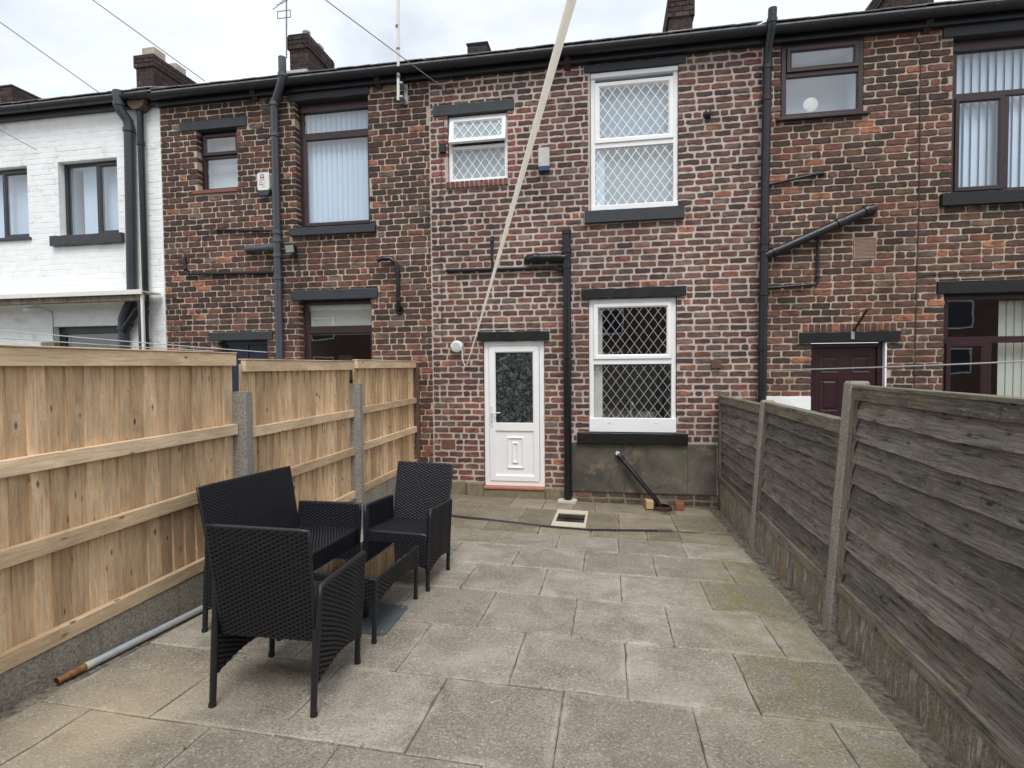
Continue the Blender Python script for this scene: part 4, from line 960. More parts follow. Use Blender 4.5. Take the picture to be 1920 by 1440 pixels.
pipe(HC, [(-1.6, WY + .02, 1.81), (-1.6, WY - .03, 1.80), (-1.603, WY - .035, 1.74), (-1.605, WY - .035, 1.37)], .021, M['pipe_black'], 'waste_pipe', [((-1.603, WY - .035, 1.74), 'z')], 10)
pipe(HC, [(.115, WY + .02, -1.19), (.118, WY - .05, -1.20), (.15, WY - .075, -1.245), (.62, WY - .17, -1.80), (.66, WY - .19, -1.88)], .03, M['pipe_black'], 'sink_waste_pipe', [((.16, WY - .078, -1.257), (.47, -.1, -.56))], 12, label='black waste pipe slanting down to the gully')
MB().tube([(.112, WY - .06, -1.19), (.112, WY - .075, -1.19)], .028, 14).build('pipe_end_cap', M['white_plastic'], HC)
# house D
IR = M['pipe_iron']
pipe(HD, [(1.93, PY, -1.9), (1.945, PY, .5), (1.96, PY, 2.2), (1.975, PY, 3.70), (1.975, PY - .04, 3.95), (1.985, PY - .13, 4.12), (1.99, PY - .15, 4.2), (1.995, PY - .15, 4.37)], .052, IR, 'soil_pipe', [((1.978, PY, 3.74), 'z'), ((1.97, PY, 3.35), 'z'), ((1.955, PY, 1.55), 'z'), ((1.952, PY, 1.45), 'z'), ((1.944, PY, .9), 'z'), ((1.938, PY, .2), 'z'), ((1.99, PY - .15, 4.22), 'z')], label='flaking black iron soil pipe between two houses')
pipe(HD, [(1.96, PY, 1.38), (2.12, PY, 1.44), (3.12, PY, 1.87), (3.22, PY + .02, 1.91), (3.25, WY + .03, 1.915)], .055, IR, 'slanting_soil_branch', [((2.08, PY, 1.425), (1, 0, .43)), ((2.83, PY, 1.745), (1, 0, .43)), ((3.14, PY, 1.88), (1, 0, .43))])
pipe(HD, [(2.60, PY, 1.62), (2.60, WY - .04, 1.5), (2.60, WY - .04, 1.03), (2.58, WY - .04, 1.0), (2.0, WY - .04, .975)], .02, IR, 'waste_pipe', [((2.60, WY - .04, 1.1), 'z')], 10)
pipe(HD, [(2.02, WY - .04, 2.29), (2.60, WY - .04, 2.385), (2.66, WY - .03, 2.39), (2.67, WY + .02, 2.39)], .02, IR, 'waste_pipe', [((2.55, WY - .04, 2.378), (1, 0, .16))], 10)
# house A
BF = M['pipe_black']
pipe(HA, [(-7.43, PY - .1, 4.28), (-7.41, PY - .1, 4.06), (-7.40, PY - .08, 3.98), (-7.35, PY - .01, 3.86), (-7.345, PY, 3.78), (-7.385, PY, 1.15), (-7.42, PY, 1.05), (-7.52, PY, .88), (-7.56, PY, .78), (-7.56, PY, -1.8)], .073, M['pipe_grey'] if False else simple('anthracite_pipe', lin(56, 60, 66), .4, var=.1), 'drainpipe', [((-7.41, PY - .1, 4.08), 'z'), ((-7.345, PY, 3.72), 'z'), ((-7.56, PY, .65), 'z')])
pipe(HA, [(-7.14, PY, 4.1), (-7.14, PY, 1.02), (-7.16, PY, .95), (-7.16, PY, -1.8)], .046, BF, 'drainpipe', [((-7.16, PY, .9), 'z'), ((-7.16, PY, .45), 'z'), ((-7.14, PY, 3.5), 'z')])
pipe(HA, [(-7.14, PY - .05, 1.0), (-7.25, PY - .05, .93), (-7.50, PY - .02, .66), (-7.55, PY, .56)], .055, BF, 'branch_pipe', [((-7.2, PY - .05, .96), (1, 0, .6)), ((-7.45, PY - .02, .71), (1, 0, 1))])
MB().prism([(-7.33, 4.19), (-6.98, 4.17), (-7.02, 4.05), (-7.10, 4.0), (-7.2, 4.0), (-7.28, 4.07)], 'y', WY - .16, WY - .01).build('rainwater_hopper', M['oldtimber'], HA)
# canopy on the white house
cp = MB().box(-12.0, -6.90, 7.20, 7.56, 1.165, 1.185).box(-12.0, -6.89, 7.175, 7.205, 1.13, 1.20, .003).build('canopy', M['white_plastic'], HA, label='narrow lean-to canopy with grey beam')
MB().box(-12.0, -6.93, 7.22, 7.30, 1.04, 1.163, .004).build('canopy_beam', M['lapv'], cp)
MB().box(-7.02, -6.95, 7.23, 7.30, -1.9, 1.04, .004).build('canopy_post', M['blackframe'], cp)
MB().box(-6.948, -6.91, 7.21, 7.25, -1.9, 1.13, .004).build('canopy_post', M['white_plastic'], cp)

# ------------------------------------------------------------------ things fixed to or standing by the houses
# alarm boxes
a = thing('alarm_box', (-5.1, WY, 2.6), 'white alarm box with purple badge and navy base beside the grey soil pipe', 'alarm box')
pr = [(-.105, .06), (-.09, .0), (.09, .0), (.105, .06)]
def rounded(x0, x1, z0, z1, r_, n=4):
    o = []
    for cx, cz, a0 in ((x1 - r_, z1 - r_, 0), (x0 + r_, z1 - r_, 90), (x0 + r_, z0 + r_, 180), (x1 - r_, z0 + r_, 270)):
        o += [(cx + r_ * math.cos(R(a0 + 90 * k / n)), cz + r_ * math.sin(R(a0 + 90 * k / n))) for k in range(n + 1)]
    return o
MB().prism(rounded(-5.17, -4.975, 2.66, 2.92, .03), 'y', WY - .075, WY - .008).build('cover', M['white_plastic'], a)
MB().prism([(-5.165, 2.658), (-4.98, 2.658), (-4.985, 2.62), (-5.01, 2.585), (-5.13, 2.585), (-5.16, 2.62)], 'y', WY - .07, WY - .008).build('lens', M['navy'], a)
pm = simple('purple_print', lin(72, 66, 120), .6, var=.05); pk = simple('pink_print', lin(196, 120, 130), .6, var=.05); bl = simple('blue_grey_print', lin(130, 138, 160), .6, var=.05)
yy = WY - .0765
bd = MB()
for k in range(10):
    a0, a1 = math.pi * k / 10, math.pi * (k + 1) / 10; c0 = (-5.09, 2.872)
    bd.poly([(c0[0] + .030 * math.cos(a0), yy, c0[1] + .026 * math.sin(a0)), (c0[0] + .030 * math.cos(a1), yy, c0[1] + .026 * math.sin(a1)), (c0[0] + .018 * math.cos(a1), yy, c0[1] + .014 * math.sin(a1)), (c0[0] + .018 * math.cos(a0), yy, c0[1] + .014 * math.sin(a0))], [(0, 1, 2, 3)])
bd.poly([(-5.122, yy, 2.872), (-5.106, yy, 2.872), (-5.104, yy, 2.838), (-5.122, yy, 2.838)], [(0, 1, 2, 3)]).poly([(-5.074, yy, 2.872), (-5.058, yy, 2.872), (-5.058, yy, 2.838), (-5.076, yy, 2.838)], [(0, 1, 2, 3)]).poly([(-5.122, yy - .0004, 2.850), (-5.058, yy - .0004, 2.850), (-5.058, yy - .0004, 2.838), (-5.122, yy - .0004, 2.838)], [(0, 1, 2, 3)])
bd.build('badge', pm, a)
MB().poly([(-5.14, yy, 2.79), (-5.05, yy, 2.808), (-5.05, yy, 2.818), (-5.14, yy, 2.80)], [(0, 1, 2, 3)]).poly([(-5.14, yy, 2.82), (-5.06, yy, 2.825), (-5.06, yy, 2.832), (-5.14, yy, 2.828)], [(0, 1, 2, 3)]).build('print_line', pk, a)
pl = MB()
for k, (a0, a1) in enumerate(((-5.14, -5.09), (-5.08, -5.04), (-5.13, -5.06), (-5.14, -5.10), (-5.09, -5.05))):
    zz = 2.765 - (k // 2) * .024 - .002 * k; pl.poly([(a0, yy, zz), (a1, yy, zz), (a1, yy, zz + .010), (a0, yy, zz + .010)], [(0, 1, 2, 3)])
pl.build('print_line', bl, a)
a = thing('alarm_box', (-.865, WY, 2.66), 'plain pale grey alarm box with blue bottom under the white rope', 'alarm box')
MB().box(-.945, -.79, WY - .065, WY - .008, 2.715, 2.97, .008).build('cover', simple('weathered_grey_plastic', lin(186, 184, 178), .6, var=.12, scale=20), a)
MB().box(-.942, -.793, WY - .067, WY - .01, 2.655, 2.713, .006).build('lens', M['blue_plastic'], a)
# floodlight
a = thing('floodlight', (-4.6, WY, 1.7), 'small black floodlight mounted right of the grey soil pipe', 'floodlight')
MB().poly([(-4.72, WY - .10, 1.70), (-4.55, WY - .13, 1.70), (-4.55, WY - .15, 1.82), (-4.72, WY - .12, 1.82), (-4.68, WY - .03, 1.71), (-4.56, WY - .05, 1.71), (-4.56, WY - .05, 1.80), (-4.68, WY - .03, 1.80)], [(0, 1, 2, 3), (4, 7, 6, 5), (0, 4, 5, 1), (2, 6, 7, 3), (1, 5, 6, 2), (0, 3, 7, 4)]).build('housing', M['rubber'], a)
MB().poly([(-4.71, WY - .104, 1.71), (-4.565, WY - .131, 1.71), (-4.565, WY - .151, 1.81), (-4.71, WY - .125, 1.81)], [(0, 1, 2, 3)]).build('lens', simple('dull_lens', lin(150, 156, 152), .25, var=.1), a, fix=False)
MB().box(-4.63, -4.59, WY - .07, WY - .005, 1.655, 1.70, .004).build('bracket', M['rubber'], a)
MB().tube([(-4.6, WY - .012, 1.66), (-4.57, WY - .012, 1.58), (-4.56, WY - .012, 1.2)], .005, 6).build('cable', M['cable'], a)
# security camera
a = thing('security_camera', (-9.0, WY, 1.0), 'small white security camera under the canopy of the white house', 'security camera')
MB().tube([(-9.22, WY - .26, .96), (-9.20, WY - .25, .97), (-9.06, WY - .14, 1.02)], [.03, .036, .036], 12).build('camera_body', M['white_plastic'], a, smooth=True)
MB().tube([(-9.06, WY - .14, 1.02), (-9.0, WY - .06, .98), (-8.99, WY - .01, .96)], .016, 8).build('bracket', M['steel'], a, smooth=True)
MB().tube([(-8.99, WY - .012, .95), (-8.97, WY - .012, .90), (-8.97, WY - .012, .42), (-9.0, WY - .012, .39), (-9.6, WY - .012, .40)], .005, 6).build('cable', M['wire'], a)
# wash line reel
a = thing('washing_line_reel', (-2.12, WY, .27), 'round white retractable washing line reel on the wall left of the door', 'line reel')
MB().tube([(-2.12, WY - .01, .285), (-2.12, WY - .02, .285), (-2.12, WY - .085, .285), (-2.12, WY - .10, .285)], [.07, .084, .084, .07], 24).build('case', M['white_plastic'], a, smooth=True)
MB().tube([(-2.12, WY - .099, .285), (-2.12, WY - .108, .285)], [.058, .052], 24).build('face_disc', simple('dulled_disc', lin(190, 196, 194), .45, var=.05), a, smooth=True)
MB().box(-2.22, -2.17, WY - .05, WY - .004, .27, .32, .006).build('bracket', M['white_plastic'], a)
# thick cord rising over the camera
A0 = Vector((-2.035, WY - .10, .25)); P0 = Vector((-1.985, 7.42, .02)); P1 = Vector((-1.935, 7.35, .02)); TOPP = Vector((-.032, .512, .333))
d = (TOPP - P1)
path = [A0, A0.lerp(P0, .5) + Vector((-.012, 0, -.02)), P0 + Vector((0, 0, .015)), P0.lerp(P1, .5) + Vector((0, 0, -.018)), P1 + Vector((.004, -.01, .008))] + [P1 + d * t + Vector((0, 0, -.02 * math.sin(math.pi * min(t, 1)))) for t in (.03, .08, .15, .25, .4, .55, .7, .85, 1.0)] + [P1 + d * 1.2, P1 + d * 1.45]
c_ = MB().tube(path, .0045, 10).build('washing_line', M['cord'], smooth='all'); tag(c_, 'cream washing line cord rising from the wall reel over the yard', 'washing line')
# mast aerial
a = thing('aerial_mast', (-2.87, WY - .1, 3.75), 'thin pale aerial mast bracketed to the wall under the gutter', 'aerial mast')
MB().tube([(-2.90, WY - .16, 3.74), (-2.885, WY - .17, 4.3), (-2.865, WY - .2, 4.92), (-2.86, WY - .2, 5.9)], .022, 10).build('pole', M['white_plastic'], a, smooth=True)
MB().box(-2.865, -2.81, WY - .03, WY - .004, 3.74, 4.02, .003).box(-2.91, -2.83, WY - .18, WY - .03, 3.77, 3.80, .003).box(-2.91, -2.83, WY - .18, WY - .03, 3.96, 3.99, .003).build('wall_bracket', M['steel'], a)
for zz in (4.05, 4.42, 4.72): MB().tube([(-2.885, WY - .175 - (.02 if zz > 4.5 else 0), zz), (-2.883, WY - .177 - (.02 if zz > 4.5 else 0), zz + .03)], .026, 10).build('clamp', M['wire'], a)
# TV aerial on the chimney
a = thing('tv_aerial', (-5.9, 9.5, 5.9), 'yagi television aerial strapped to the second chimney from the left', 'aerial')
MB().tube([(-5.87, 9.5, 5.75), (-5.84, 9.5, 7.1)], .014, 8).build('pole', M['wire'], a)
MB().tube([(-5.93, 9.2, 6.45), (-5.80, 9.9, 7.25)], .008, 6).build('boom', M['wire'], a)
for k in range(9):
    c = Vector((-5.93, 9.2, 6.45)).lerp(Vector((-5.80, 9.9, 7.25)), .25 + k * .08); MB().tube([c - Vector((.075, 0, 0)), c + Vector((.075, 0, 0))], .005, 6).build('element', M['wire'], a)
MB().ring(-5.99, -5.72, 6.42, 6.56, [(0, 9.42), (.012, 9.42), (.012, 9.43), (0, 9.43)], close=True).build('reflector', M['wire'], a)
# wall hook over the maroon door
a = thing('wall_bracket', (3.05, WY, .4), 'black iron hanging bracket above the maroon door', 'bracket')
MB().tube([(3.02, WY - .01, .33), (3.03, WY - .03, .40), (3.10, WY - .12, .58), (3.14, WY - .14, .66)], .014, 8).build('arm', M['pipe_black'], a, smooth=True)
MB().tube([(2.93, WY - .14, .60), (2.98, WY - .15, .62), (3.14, WY - .15, .665), (3.19, WY - .14, .67)], [.02, .012, .012, .008], 8).build('crossbar', M['oldtimber'], a, smooth=True)
MB().box(3.0, 3.04, WY - .04, WY - .028, .30, .40, .003).build('plate', M['steel'], a)
# little vent and junction box
a = MB().tube([(1.27, WY - .06, 3.25), (1.27, WY - .05, 3.25), (1.27, WY + .01, 3.25)], [.035, .048, .055], 16).build('wall_vent', M['pipe_black'], smooth=True); tag(a, 'small round black vent outlet right of the upstairs lattice window', 'vent')
a = MB().box(1.325, 1.44, WY - .045, WY - .006, -.055, .062, .006).build('junction_box', M['oldtimber']); tag(a, 'small brown junction box on the wall above the right fence', 'junction box')
# wall cables
def cable(path, lab, r_=.004, mt='cable', name='cable', cat='cable'):
    o = MB().tube(path, r_, 6).build(name, M[mt]); return tag(o, lab, cat)
cable([(3.62, WY - .012, 4.0), (3.70, WY - .012, 3.97), (3.75, WY - .012, 3.85), (3.755, WY - .012, 3.0), (3.76, WY - .012, 2.0), (3.745, WY - .012, .9), (3.735, WY - .012, -.2), (3.73, WY - .012, -1.6)], 'dark cable running down the right brick house beside the wide window', .006)
cable([(-2.30, WY - .012, 3.92), (-2.27, WY - .012, 3.75), (-2.30, WY - .05, 3.1), (-2.33, WY - .012, 2.9), (-2.355, WY - .012, 1.9), (-2.35, WY - .012, .5), (-2.34, WY - .012, .36), (-2.0, WY - .012, .35), (-1.84, WY - .012, .38)], 'thin dark cable running down the wall left of the white bathroom window')
a = MB().box(-2.35, -2.26, WY - .05, WY - .004, 3.02, 3.14, .004).build('cable_box', M['pipe_black']); tag(a, 'small black cable junction box left of the white bathroom window', 'cable box')
lp = [(-2.20 + .05 * math.cos(R(t)), WY - .02, 3.90 + .05 * math.sin(R(t))) for t in range(0, 361, 30)]
cable(lp, 'small coil of dark cable hanging under the gutter', .006)
cable([(3.76, WY - .012, 1.05), (3.85, WY - .012, 1.08), (4.9, WY - .012, 1.09)], 'thin cable clipped above the lower right window lintel')
# overhead wires
PT = Vector((-12.5, -2.9, 9.6))
for pa, lab in ((Vector((-7.76, 7.45, 4.28)), 'overhead wire to the white house eaves'), (Vector((-5.94, 7.45, 4.30)), 'overhead wire to the dark brick house eaves'), (Vector((-2.29, 7.56, 3.92)), 'overhead wire running down to the coil under the gutter')):
    dd = PT - pa; o = MB().tube([pa + dd * t + Vector((0, 0, -.25 * 4 * t * (1 - t) * .3)) for t in [k / 10 for k in range(11)]], .006, 6).build('overhead_wire', M['wire']); tag(o, lab, 'wire', 'overhead wires')
o = MB().tube([Vector((-12.0, 6.2, 5.35)).lerp(Vector((-9.15, 7.57, 3.58)), t) for t in (0, .5, 1)], .006, 6).build('overhead_wire', M['wire']); tag(o, 'overhead wire anchored low on the white painted wall', 'wire', 'overhead wires')
# neighbours' washing lines
def line(p, q, lab, sag=.02):
    p, q = Vector(p), Vector(q); o = MB().tube([p.lerp(q, t) - Vector((0, 0, sag * 4 * t * (1 - t))) for t in [k / 8 for k in range(9)]], .007, 6).build('washing_line', M['cord_white']); tag(o, lab, 'washing line', "washing lines in the neighbours' yards")
line((-9.4, 5.5, .70), (-5.06, 7.5, .24), 'upper white washing line in front of the white house')
line((-8.9, 5.0, .55), (-6.0, 7.56, .27), 'lower white washing line in front of the white house')
line((2.0, 7.5, -.08), (3.9, 4.2, .06), 'white washing line across the maroon door')
# white plate in the window
a = MB().tube([(2.54, 7.68, 3.30), (2.54, 7.675, 3.30), (2.54, 7.67, 3.30), (2.54, 7.672, 3.30)], [.06, .088, .092, .05], 24).build('plate', M['white_plastic'], smooth=True); tag(a, 'round white plate standing in the square brown bathroom window', 'plate')
# dark trellis over the fence of the white house yard
a = thing('trellis', (-8.6, 6.6, -1.5), 'dark shed top and trellis in the yard of the white house', 'trellis')
MB().box(-9.7, -8.35, 6.9, 7.0, -1.5, .30, .01).build('panel', M['rubber'], a)
MB().box(-8.34, -8.1, 6.85, 6.95, -1.5, .42, .01).build('post', M['lapv'], a)
for k in range(9): MB().tube([(-8.1 + k * .09 + .05, 6.9, .02), (-8.1 + k * .09, 6.9, .28 - .02 * k)], .008, 6).build('spike', M['wire'], a)

# gully, drain, loose bricks
a = thing('drain_channel', (-.9, 6.1, gz(-.9, 6.1)), 'curved black slotted drain channel let into the paving', 'drain')
ch = MB(); bars = MB()
def resample(P, step):
    out = []; 
    for (xa, ya), (xb, yb) in zip(P, P[1:]):
        n = max(1, int(math.hypot(xb - xa, yb - ya) / step)); out += [(xa + (xb - xa) * k / n, ya + (yb - ya) * k / n) for k in range(n)]
    return out + [P[-1]]
Q = resample(DR, .038)
for k in range(len(Q) - 1):
    (xa, ya), (xb, yb) = Q[k], Q[k + 1]; dx, dy = xb - xa, yb - ya; l = math.hypot(dx, dy); nx, ny = -dy / l, dx / l
    def V(x, y, o, h): return (x + nx * o, y + ny * o, gz(x, y) + h)
    for o0, o1 in ((-.048, -.032), (.032, .048)):
        ch.poly([V(xa, ya, o0, -.02), V(xa, ya, o1, -.02), V(xa, ya, o1, .001), V(xa, ya, o0, .001), V(xb, yb, o0, -.02), V(xb, yb, o1, -.02), V(xb, yb, o1, .001), V(xb, yb, o0, .001)], [(3, 2, 6, 7), (0, 3, 7, 4), (1, 5, 6, 2)])
    ch.poly([V(xa, ya, -.04, -.006), V(xa, ya, .04, -.006), V(xb, yb, .04, -.006), V(xb, yb, -.04, -.006)], [(0, 1, 2, 3)])
    if Q[k][0] < .5:
        mxx, myy = xa + dx * .45, ya + dy * .45
        bars.poly([V(xa, ya, -.033, .0005), V(xa, ya, .033, .0005), V(mxx, myy, .033, .0005), V(mxx, myy, -.033, .0005)], [(0, 1, 2, 3)])
    else: bars.poly([V(xa, ya, -.033, .0005), V(xa, ya, .033, .0005), V(xb, yb, .033, .0005), V(xb, yb, -.033, .0005)], [(0, 1, 2, 3)])
ch.build('channel', M['pipe_black'], a, fix=False); bars.build('grating', simple('grey_black_grating', lin(76, 76, 77), .5, var=.2, scale=20), a, kind='stuff', fix=False)
a = thing('drain_cover', (-.455, 6.5, gz(-.455, 6.5)), 'black grid drain cover in a pale cement surround', 'drain cover')
mb = MB()
for (x0, x1, y0, y1) in ((-.652, -.618, 6.11, 6.975), (-.29, -.262, 6.11, 6.975), (-.618, -.29, 6.11, 6.32), (-.618, -.29, 6.765, 6.975)): gslab(mb, x0, x1, y0, y1, .006, .05)
mb.build('cement_surround', M['white_mortar'], a)
mb = MB(); gslab(mb, -.616, -.292, 6.322, 6.763, -.012, .03); mb.build('pit', M['rubber'], a)
for k in range(13):
    mb = MB(); gslab(mb, -.614 + k * .025, -.602 + k * .025, 6.33, 6.755, .004, .012); mb.build('grid_bar', M['pipe_black'], a)
mb = MB(); gslab(mb, -.616, -.292, 6.53, 6.555, .005, .012); mb.build('grid_bar', M['pipe_black'], a)
MB().prism([(-.69, 7.40), (-.45, 7.40), (-.43, 7.50), (-.46, 7.585), (-.67, 7.585), (-.70, 7.5)], 'z', gz(-.56, 7.5) - .03, gz(-.56, 7.5) + .03).build('cement_collar', M['white_mortar'], HC)
a = thing('gully', (.67, 7.40, gz(.67, 7.4)), 'dark brown clay gully at the foot of the slanting waste pipe', 'gully')
MB().tube([(.68, 7.40, gz(.68, 7.4) - .05), (.68, 7.40, gz(.68, 7.4) + .035), (.68, 7.4, gz(.68, 7.4) + .045)], [.13, .125, .10], 20, caps=False).build('rim', simple('glazed_clay', lin(70, 46, 44), .35, var=.2, scale=20), a, smooth=True)
MB().tube([(.68, 7.40, gz(.68, 7.4) - .02), (.68, 7.40, gz(.68, 7.4) - .01)], .12, 20).build('water', M['rubber'], a)
def loose(x, y, rz, mt, dims, lab, name='loose_brick'):
    mb = MB().box(-dims[0] / 2, dims[0] / 2, -dims[1] / 2, dims[1] / 2, 0, dims[2], .006); o = mb.build(name, mt); o.matrix_world = gmat(x, y, rz); tag(o, lab, 'brick')
loose(.515, 7.42, .05, M['yellow_brick'], (.095, .19, .11), 'yellow brick standing left of the gully')
loose(.905, 7.44, -.06, M['red_brick'], (.11, .20, .095), 'red brick standing right of the gully')

# ------------------------------------------------------------------ left closeboard fence
FX = -2.73
LF = thing('closeboard_fence', (FX, 4.5, -1.7), 'new pine closeboard fence with concrete posts along the left side', 'fence')
bmesh_cache = {}
def boards(y0, y1, z0, z1, pitch, seed):
    rng = random.Random(seed); n = int(round((y1 - y0) / pitch)); w = (y1 - y0) / n
    key = (round(w, 4), z0, z1)
    hh = (z1 - z0) / 2
    variants = []
    for v in range(4):
        r3 = random.Random(seed * 10 + v); t0, t1 = .004, .019; ww = w / 2 + .008
        P = []; seg = 6; 
        for k in range(seg + 1):
            z = -hh + 2 * hh * k / seg; wob = r3.uniform(-.0025, .0025)
            P += [(0.0 + wob, -ww, z), (t1 + wob, -ww + .001, z), (t0 + wob, ww, z), (0.0 - .004 + wob, ww, z)]
        F = []
        for k in range(seg):
            for q in range(4): F.append((k * 4 + q, k * 4 + (q + 1) % 4, k * 4 + 4 + (q + 1) % 4, k * 4 + 4 + q))
        F += [(0, 1, 2, 3), tuple(seg * 4 + q for q in (3, 2, 1, 0))]
        mb = MB().poly(P, F); variants.append(mb.mesh('board', M['board']))
    for k in range(n):
        o = link('board', variants[rng.randrange(4)], LF); o.location = (FX - .057 + rng.uniform(-.005, .005), y0 + w * (k + .5), (z0 + z1) / 2 + rng.uniform(-.006, .004)); o.rotation_euler = (R(rng.uniform(-.3, .3)), 0, R(rng.uniform(-2.0, 2.0)))
def rail(y0, y1, z0, z1, x0=FX - .04, x1=FX, name='rail'):
    L_ = (y1 - y0) / 2; H_ = (z1 - z0) / 2; D_ = (x1 - x0) / 2
    o = MB().box(-D_, D_, -L_, L_, -H_, H_, .003).build(name, M['rail'], LF); o.location = ((x0 + x1) / 2, (y0 + y1) / 2, (z0 + z1) / 2)
PS = [(-2.02, -.12, .115), (-.10, 1.80, .115), (1.82, 3.675, .115), (3.775, 5.575, .07), (5.675, 7.545, .085)]
for k, (a, b, zt) in enumerate(PS):
    o_ = zt - .115
    boards(a, b, -1.375 + o_ - (.0 if k > 1 else 0), zt - .03, .098, 20 + k)
    rail(a, b, .020 + o_, .108 + o_, name='rail'); rail(a, b, -.492 + o_, -.412 + o_); rail(a, b, -.908 + o_, -.824 + o_); rail(a, b, -1.381 + o_, -1.301 + o_)
    rail(a - .005, b + .005, .109 + o_, .119 + o_, FX - .06, FX + .006, 'capping')
    g_ = MB().box(FX - .05, FX - .005, a - .02, b + .02, -1.95, -1.383 + o_, .004).build('gravel_board', M['gravel_new'], LF)
for yy_ in (-.11, 1.81, 3.725, 5.625):
    mb = MB(); zt = -.175
    mb.prism([(-.06, -.045), (.055, -.045), (.06, -.035), (.06, .035), (.055, .045), (-.06, .045)], 'z', -2.1, zt)
    mb.v = [(x + FX - .0, y + yy_, z) for x, y, z in mb.v]; mb.build('concrete_post', M['post_new'], LF)
MB().box(FX - .04, FX + .03, 7.55, 7.59, -1.85, .06, .004).build('wall_batten', M['oldtimber'], LF)

# ------------------------------------------------------------------ right waney-lap fence (leans outwards)
RF = thing('lap_fence', (1.5, 4.5, -1.7), 'weathered grey waney lap fence with old concrete posts along the right side', 'fence')
BX = 1.44
def lean(y): return .072 if y < 5.8 else .072 * max(0.0, (7.56 - y) / 1.76)
def fx(y, z): return BX + lean(y) * (z - gz(BX, y))
def lap_panel(y0, y1, zb, zt, n, seed):
    rng = random.Random(seed); H_ = (zt - zb - .05) / n; seg = 40
    for i in range(n):
        z0 = zb + .02 + i * H_ - .02; z1 = z0 + H_ + .022
        ph = rng.uniform(0, 9); amp = rng.uniform(.003, .008); P = []; sag = rng.uniform(-.006, .006)
        ym, zm = (y0 + y1) / 2, (z0 + z1) / 2; xm = fx(ym, zm)
        for k in range(seg + 1):
            y = y0 + .01 + (y1 - y0 - .02) * k / seg; t = k / seg
            lo = z0 + amp * (math.sin(t * 7 + ph) + .6 * math.sin(t * 17 + ph * 2) + .5 * math.sin(t * 41 + ph * 3)) + rng.uniform(-.0015, .0015) + sag * math.sin(math.pi * t)
            hi = z1 + .4 * amp * math.sin(t * 9 + ph)
            wv = .004 * math.sin(t * 5 + ph)
            P += [(fx(y, lo) - .022 + wv - xm, y - ym, lo - zm), (fx(y, lo) - .010 + wv - xm, y - ym, lo + .001 - zm), (fx(y, hi) + .030 + wv * .5 - xm, y - ym, hi - zm), (fx(y, hi) + .018 + wv * .5 - xm, y - ym, hi - zm)]
        F = []
        for k in range(seg):
            for q in range(4): F.append((k * 4 + q, k * 4 + (q + 1) % 4, k * 4 + 4 + (q + 1) % 4, k * 4 + 4 + q))
        F += [(0, 1, 2, 3), tuple(seg * 4 + q for q in (3, 2, 1, 0))]
        o = MB().poly(P, F).build('lap_slat', M['lap'], RF); o.location = (xm, ym, zm)
    def strip(ya, yb, za, zb_, off0, off1, name, mt):
        ym, zm = (ya + yb) / 2, (za + zb_) / 2; xm = fx(ym, zm)
        P = [(fx(y, z) + o_ - xm, y - ym, z - zm) for y in (ya, yb) for z in (za, zb_) for o_ in (off0, off1)]
        o = MB().poly(P, [(0, 1, 3, 2), (4, 6, 7, 5), (0, 4, 5, 1), (2, 3, 7, 6), (0, 2, 6, 4), (1, 5, 7, 3)]).build(name, M[mt], RF); o.location = (xm, ym, zm)
    strip(y0, y1, zt - .075, zt - .004, -.034, .008, 'top_rail', 'lap_rail'); strip(y0 - .003, y1 + .003, zt - .003, zt + .016, -.040, .05, 'capping', 'lap_rail')
    strip(y0, y1, zb - .01, zb + .055, -.032, .008, 'bottom_rail', 'lap_rail')
    for ya in (y0, y1 - .035): strip(ya, ya + .035, zb + .056, zt - .076, -.036, -.012, 'end_batten', 'lapv')
    strip(y0 - .03, y1 + .03, gz(BX, (y0 + y1) / 2) - .25, zb - .012, -.008, .04, 'gravel_board', 'gravel_old')
lap_panel(-1.95, -.10, -1.40, -.14, 10, 1); lap_panel(-.02, 1.86, -1.42, -.14, 10, 2)
lap_panel(1.95, 3.79, -1.452, -.155, 9, 3); lap_panel(3.91, 5.74, -1.50, -.39, 8, 4); lap_panel(5.86, 7.50, -1.52, -.425, 8, 5)
for yy_, zt in ((-.06, -.12), (1.905, -.12), (3.85, -.115), (5.80, -.36), (7.545, -.385)):
    z0 = -2.1; P = []; ol = [(-.06, -.045), (-.05, -.052), (.05, -.052), (.055, .052), (-.05, .052), (-.06, .045)]
    if yy_ > 7: ol = [(x * .6, y * .6) for x, y in ol]
    lv = [z0, -1.5, -1.0, -.6, zt - .015, zt]
    rg = random.Random(int(yy_ * 10))
    for z in lv:
        s = .86 if z == zt else 1.0
        P += [(fx(yy_, z) + .01 + x * s + rg.uniform(-.002, .002), yy_ + y * s + rg.uniform(-.002, .002), z) for x, y in ol]
    n = len(ol); F = [tuple(range(n)), tuple((len(lv) - 1) * n + k for k in range(n))] + [(i * n + k, i * n + (k + 1) % n, i * n + n + (k + 1) % n, i * n + n + k) for i in range(len(lv) - 1) for k in range(n)]
    MB().poly(P, F).build('concrete_post' if yy_ < 7 else 'timber_post', M['post_old'] if yy_ < 7 else M['lapv'], RF)

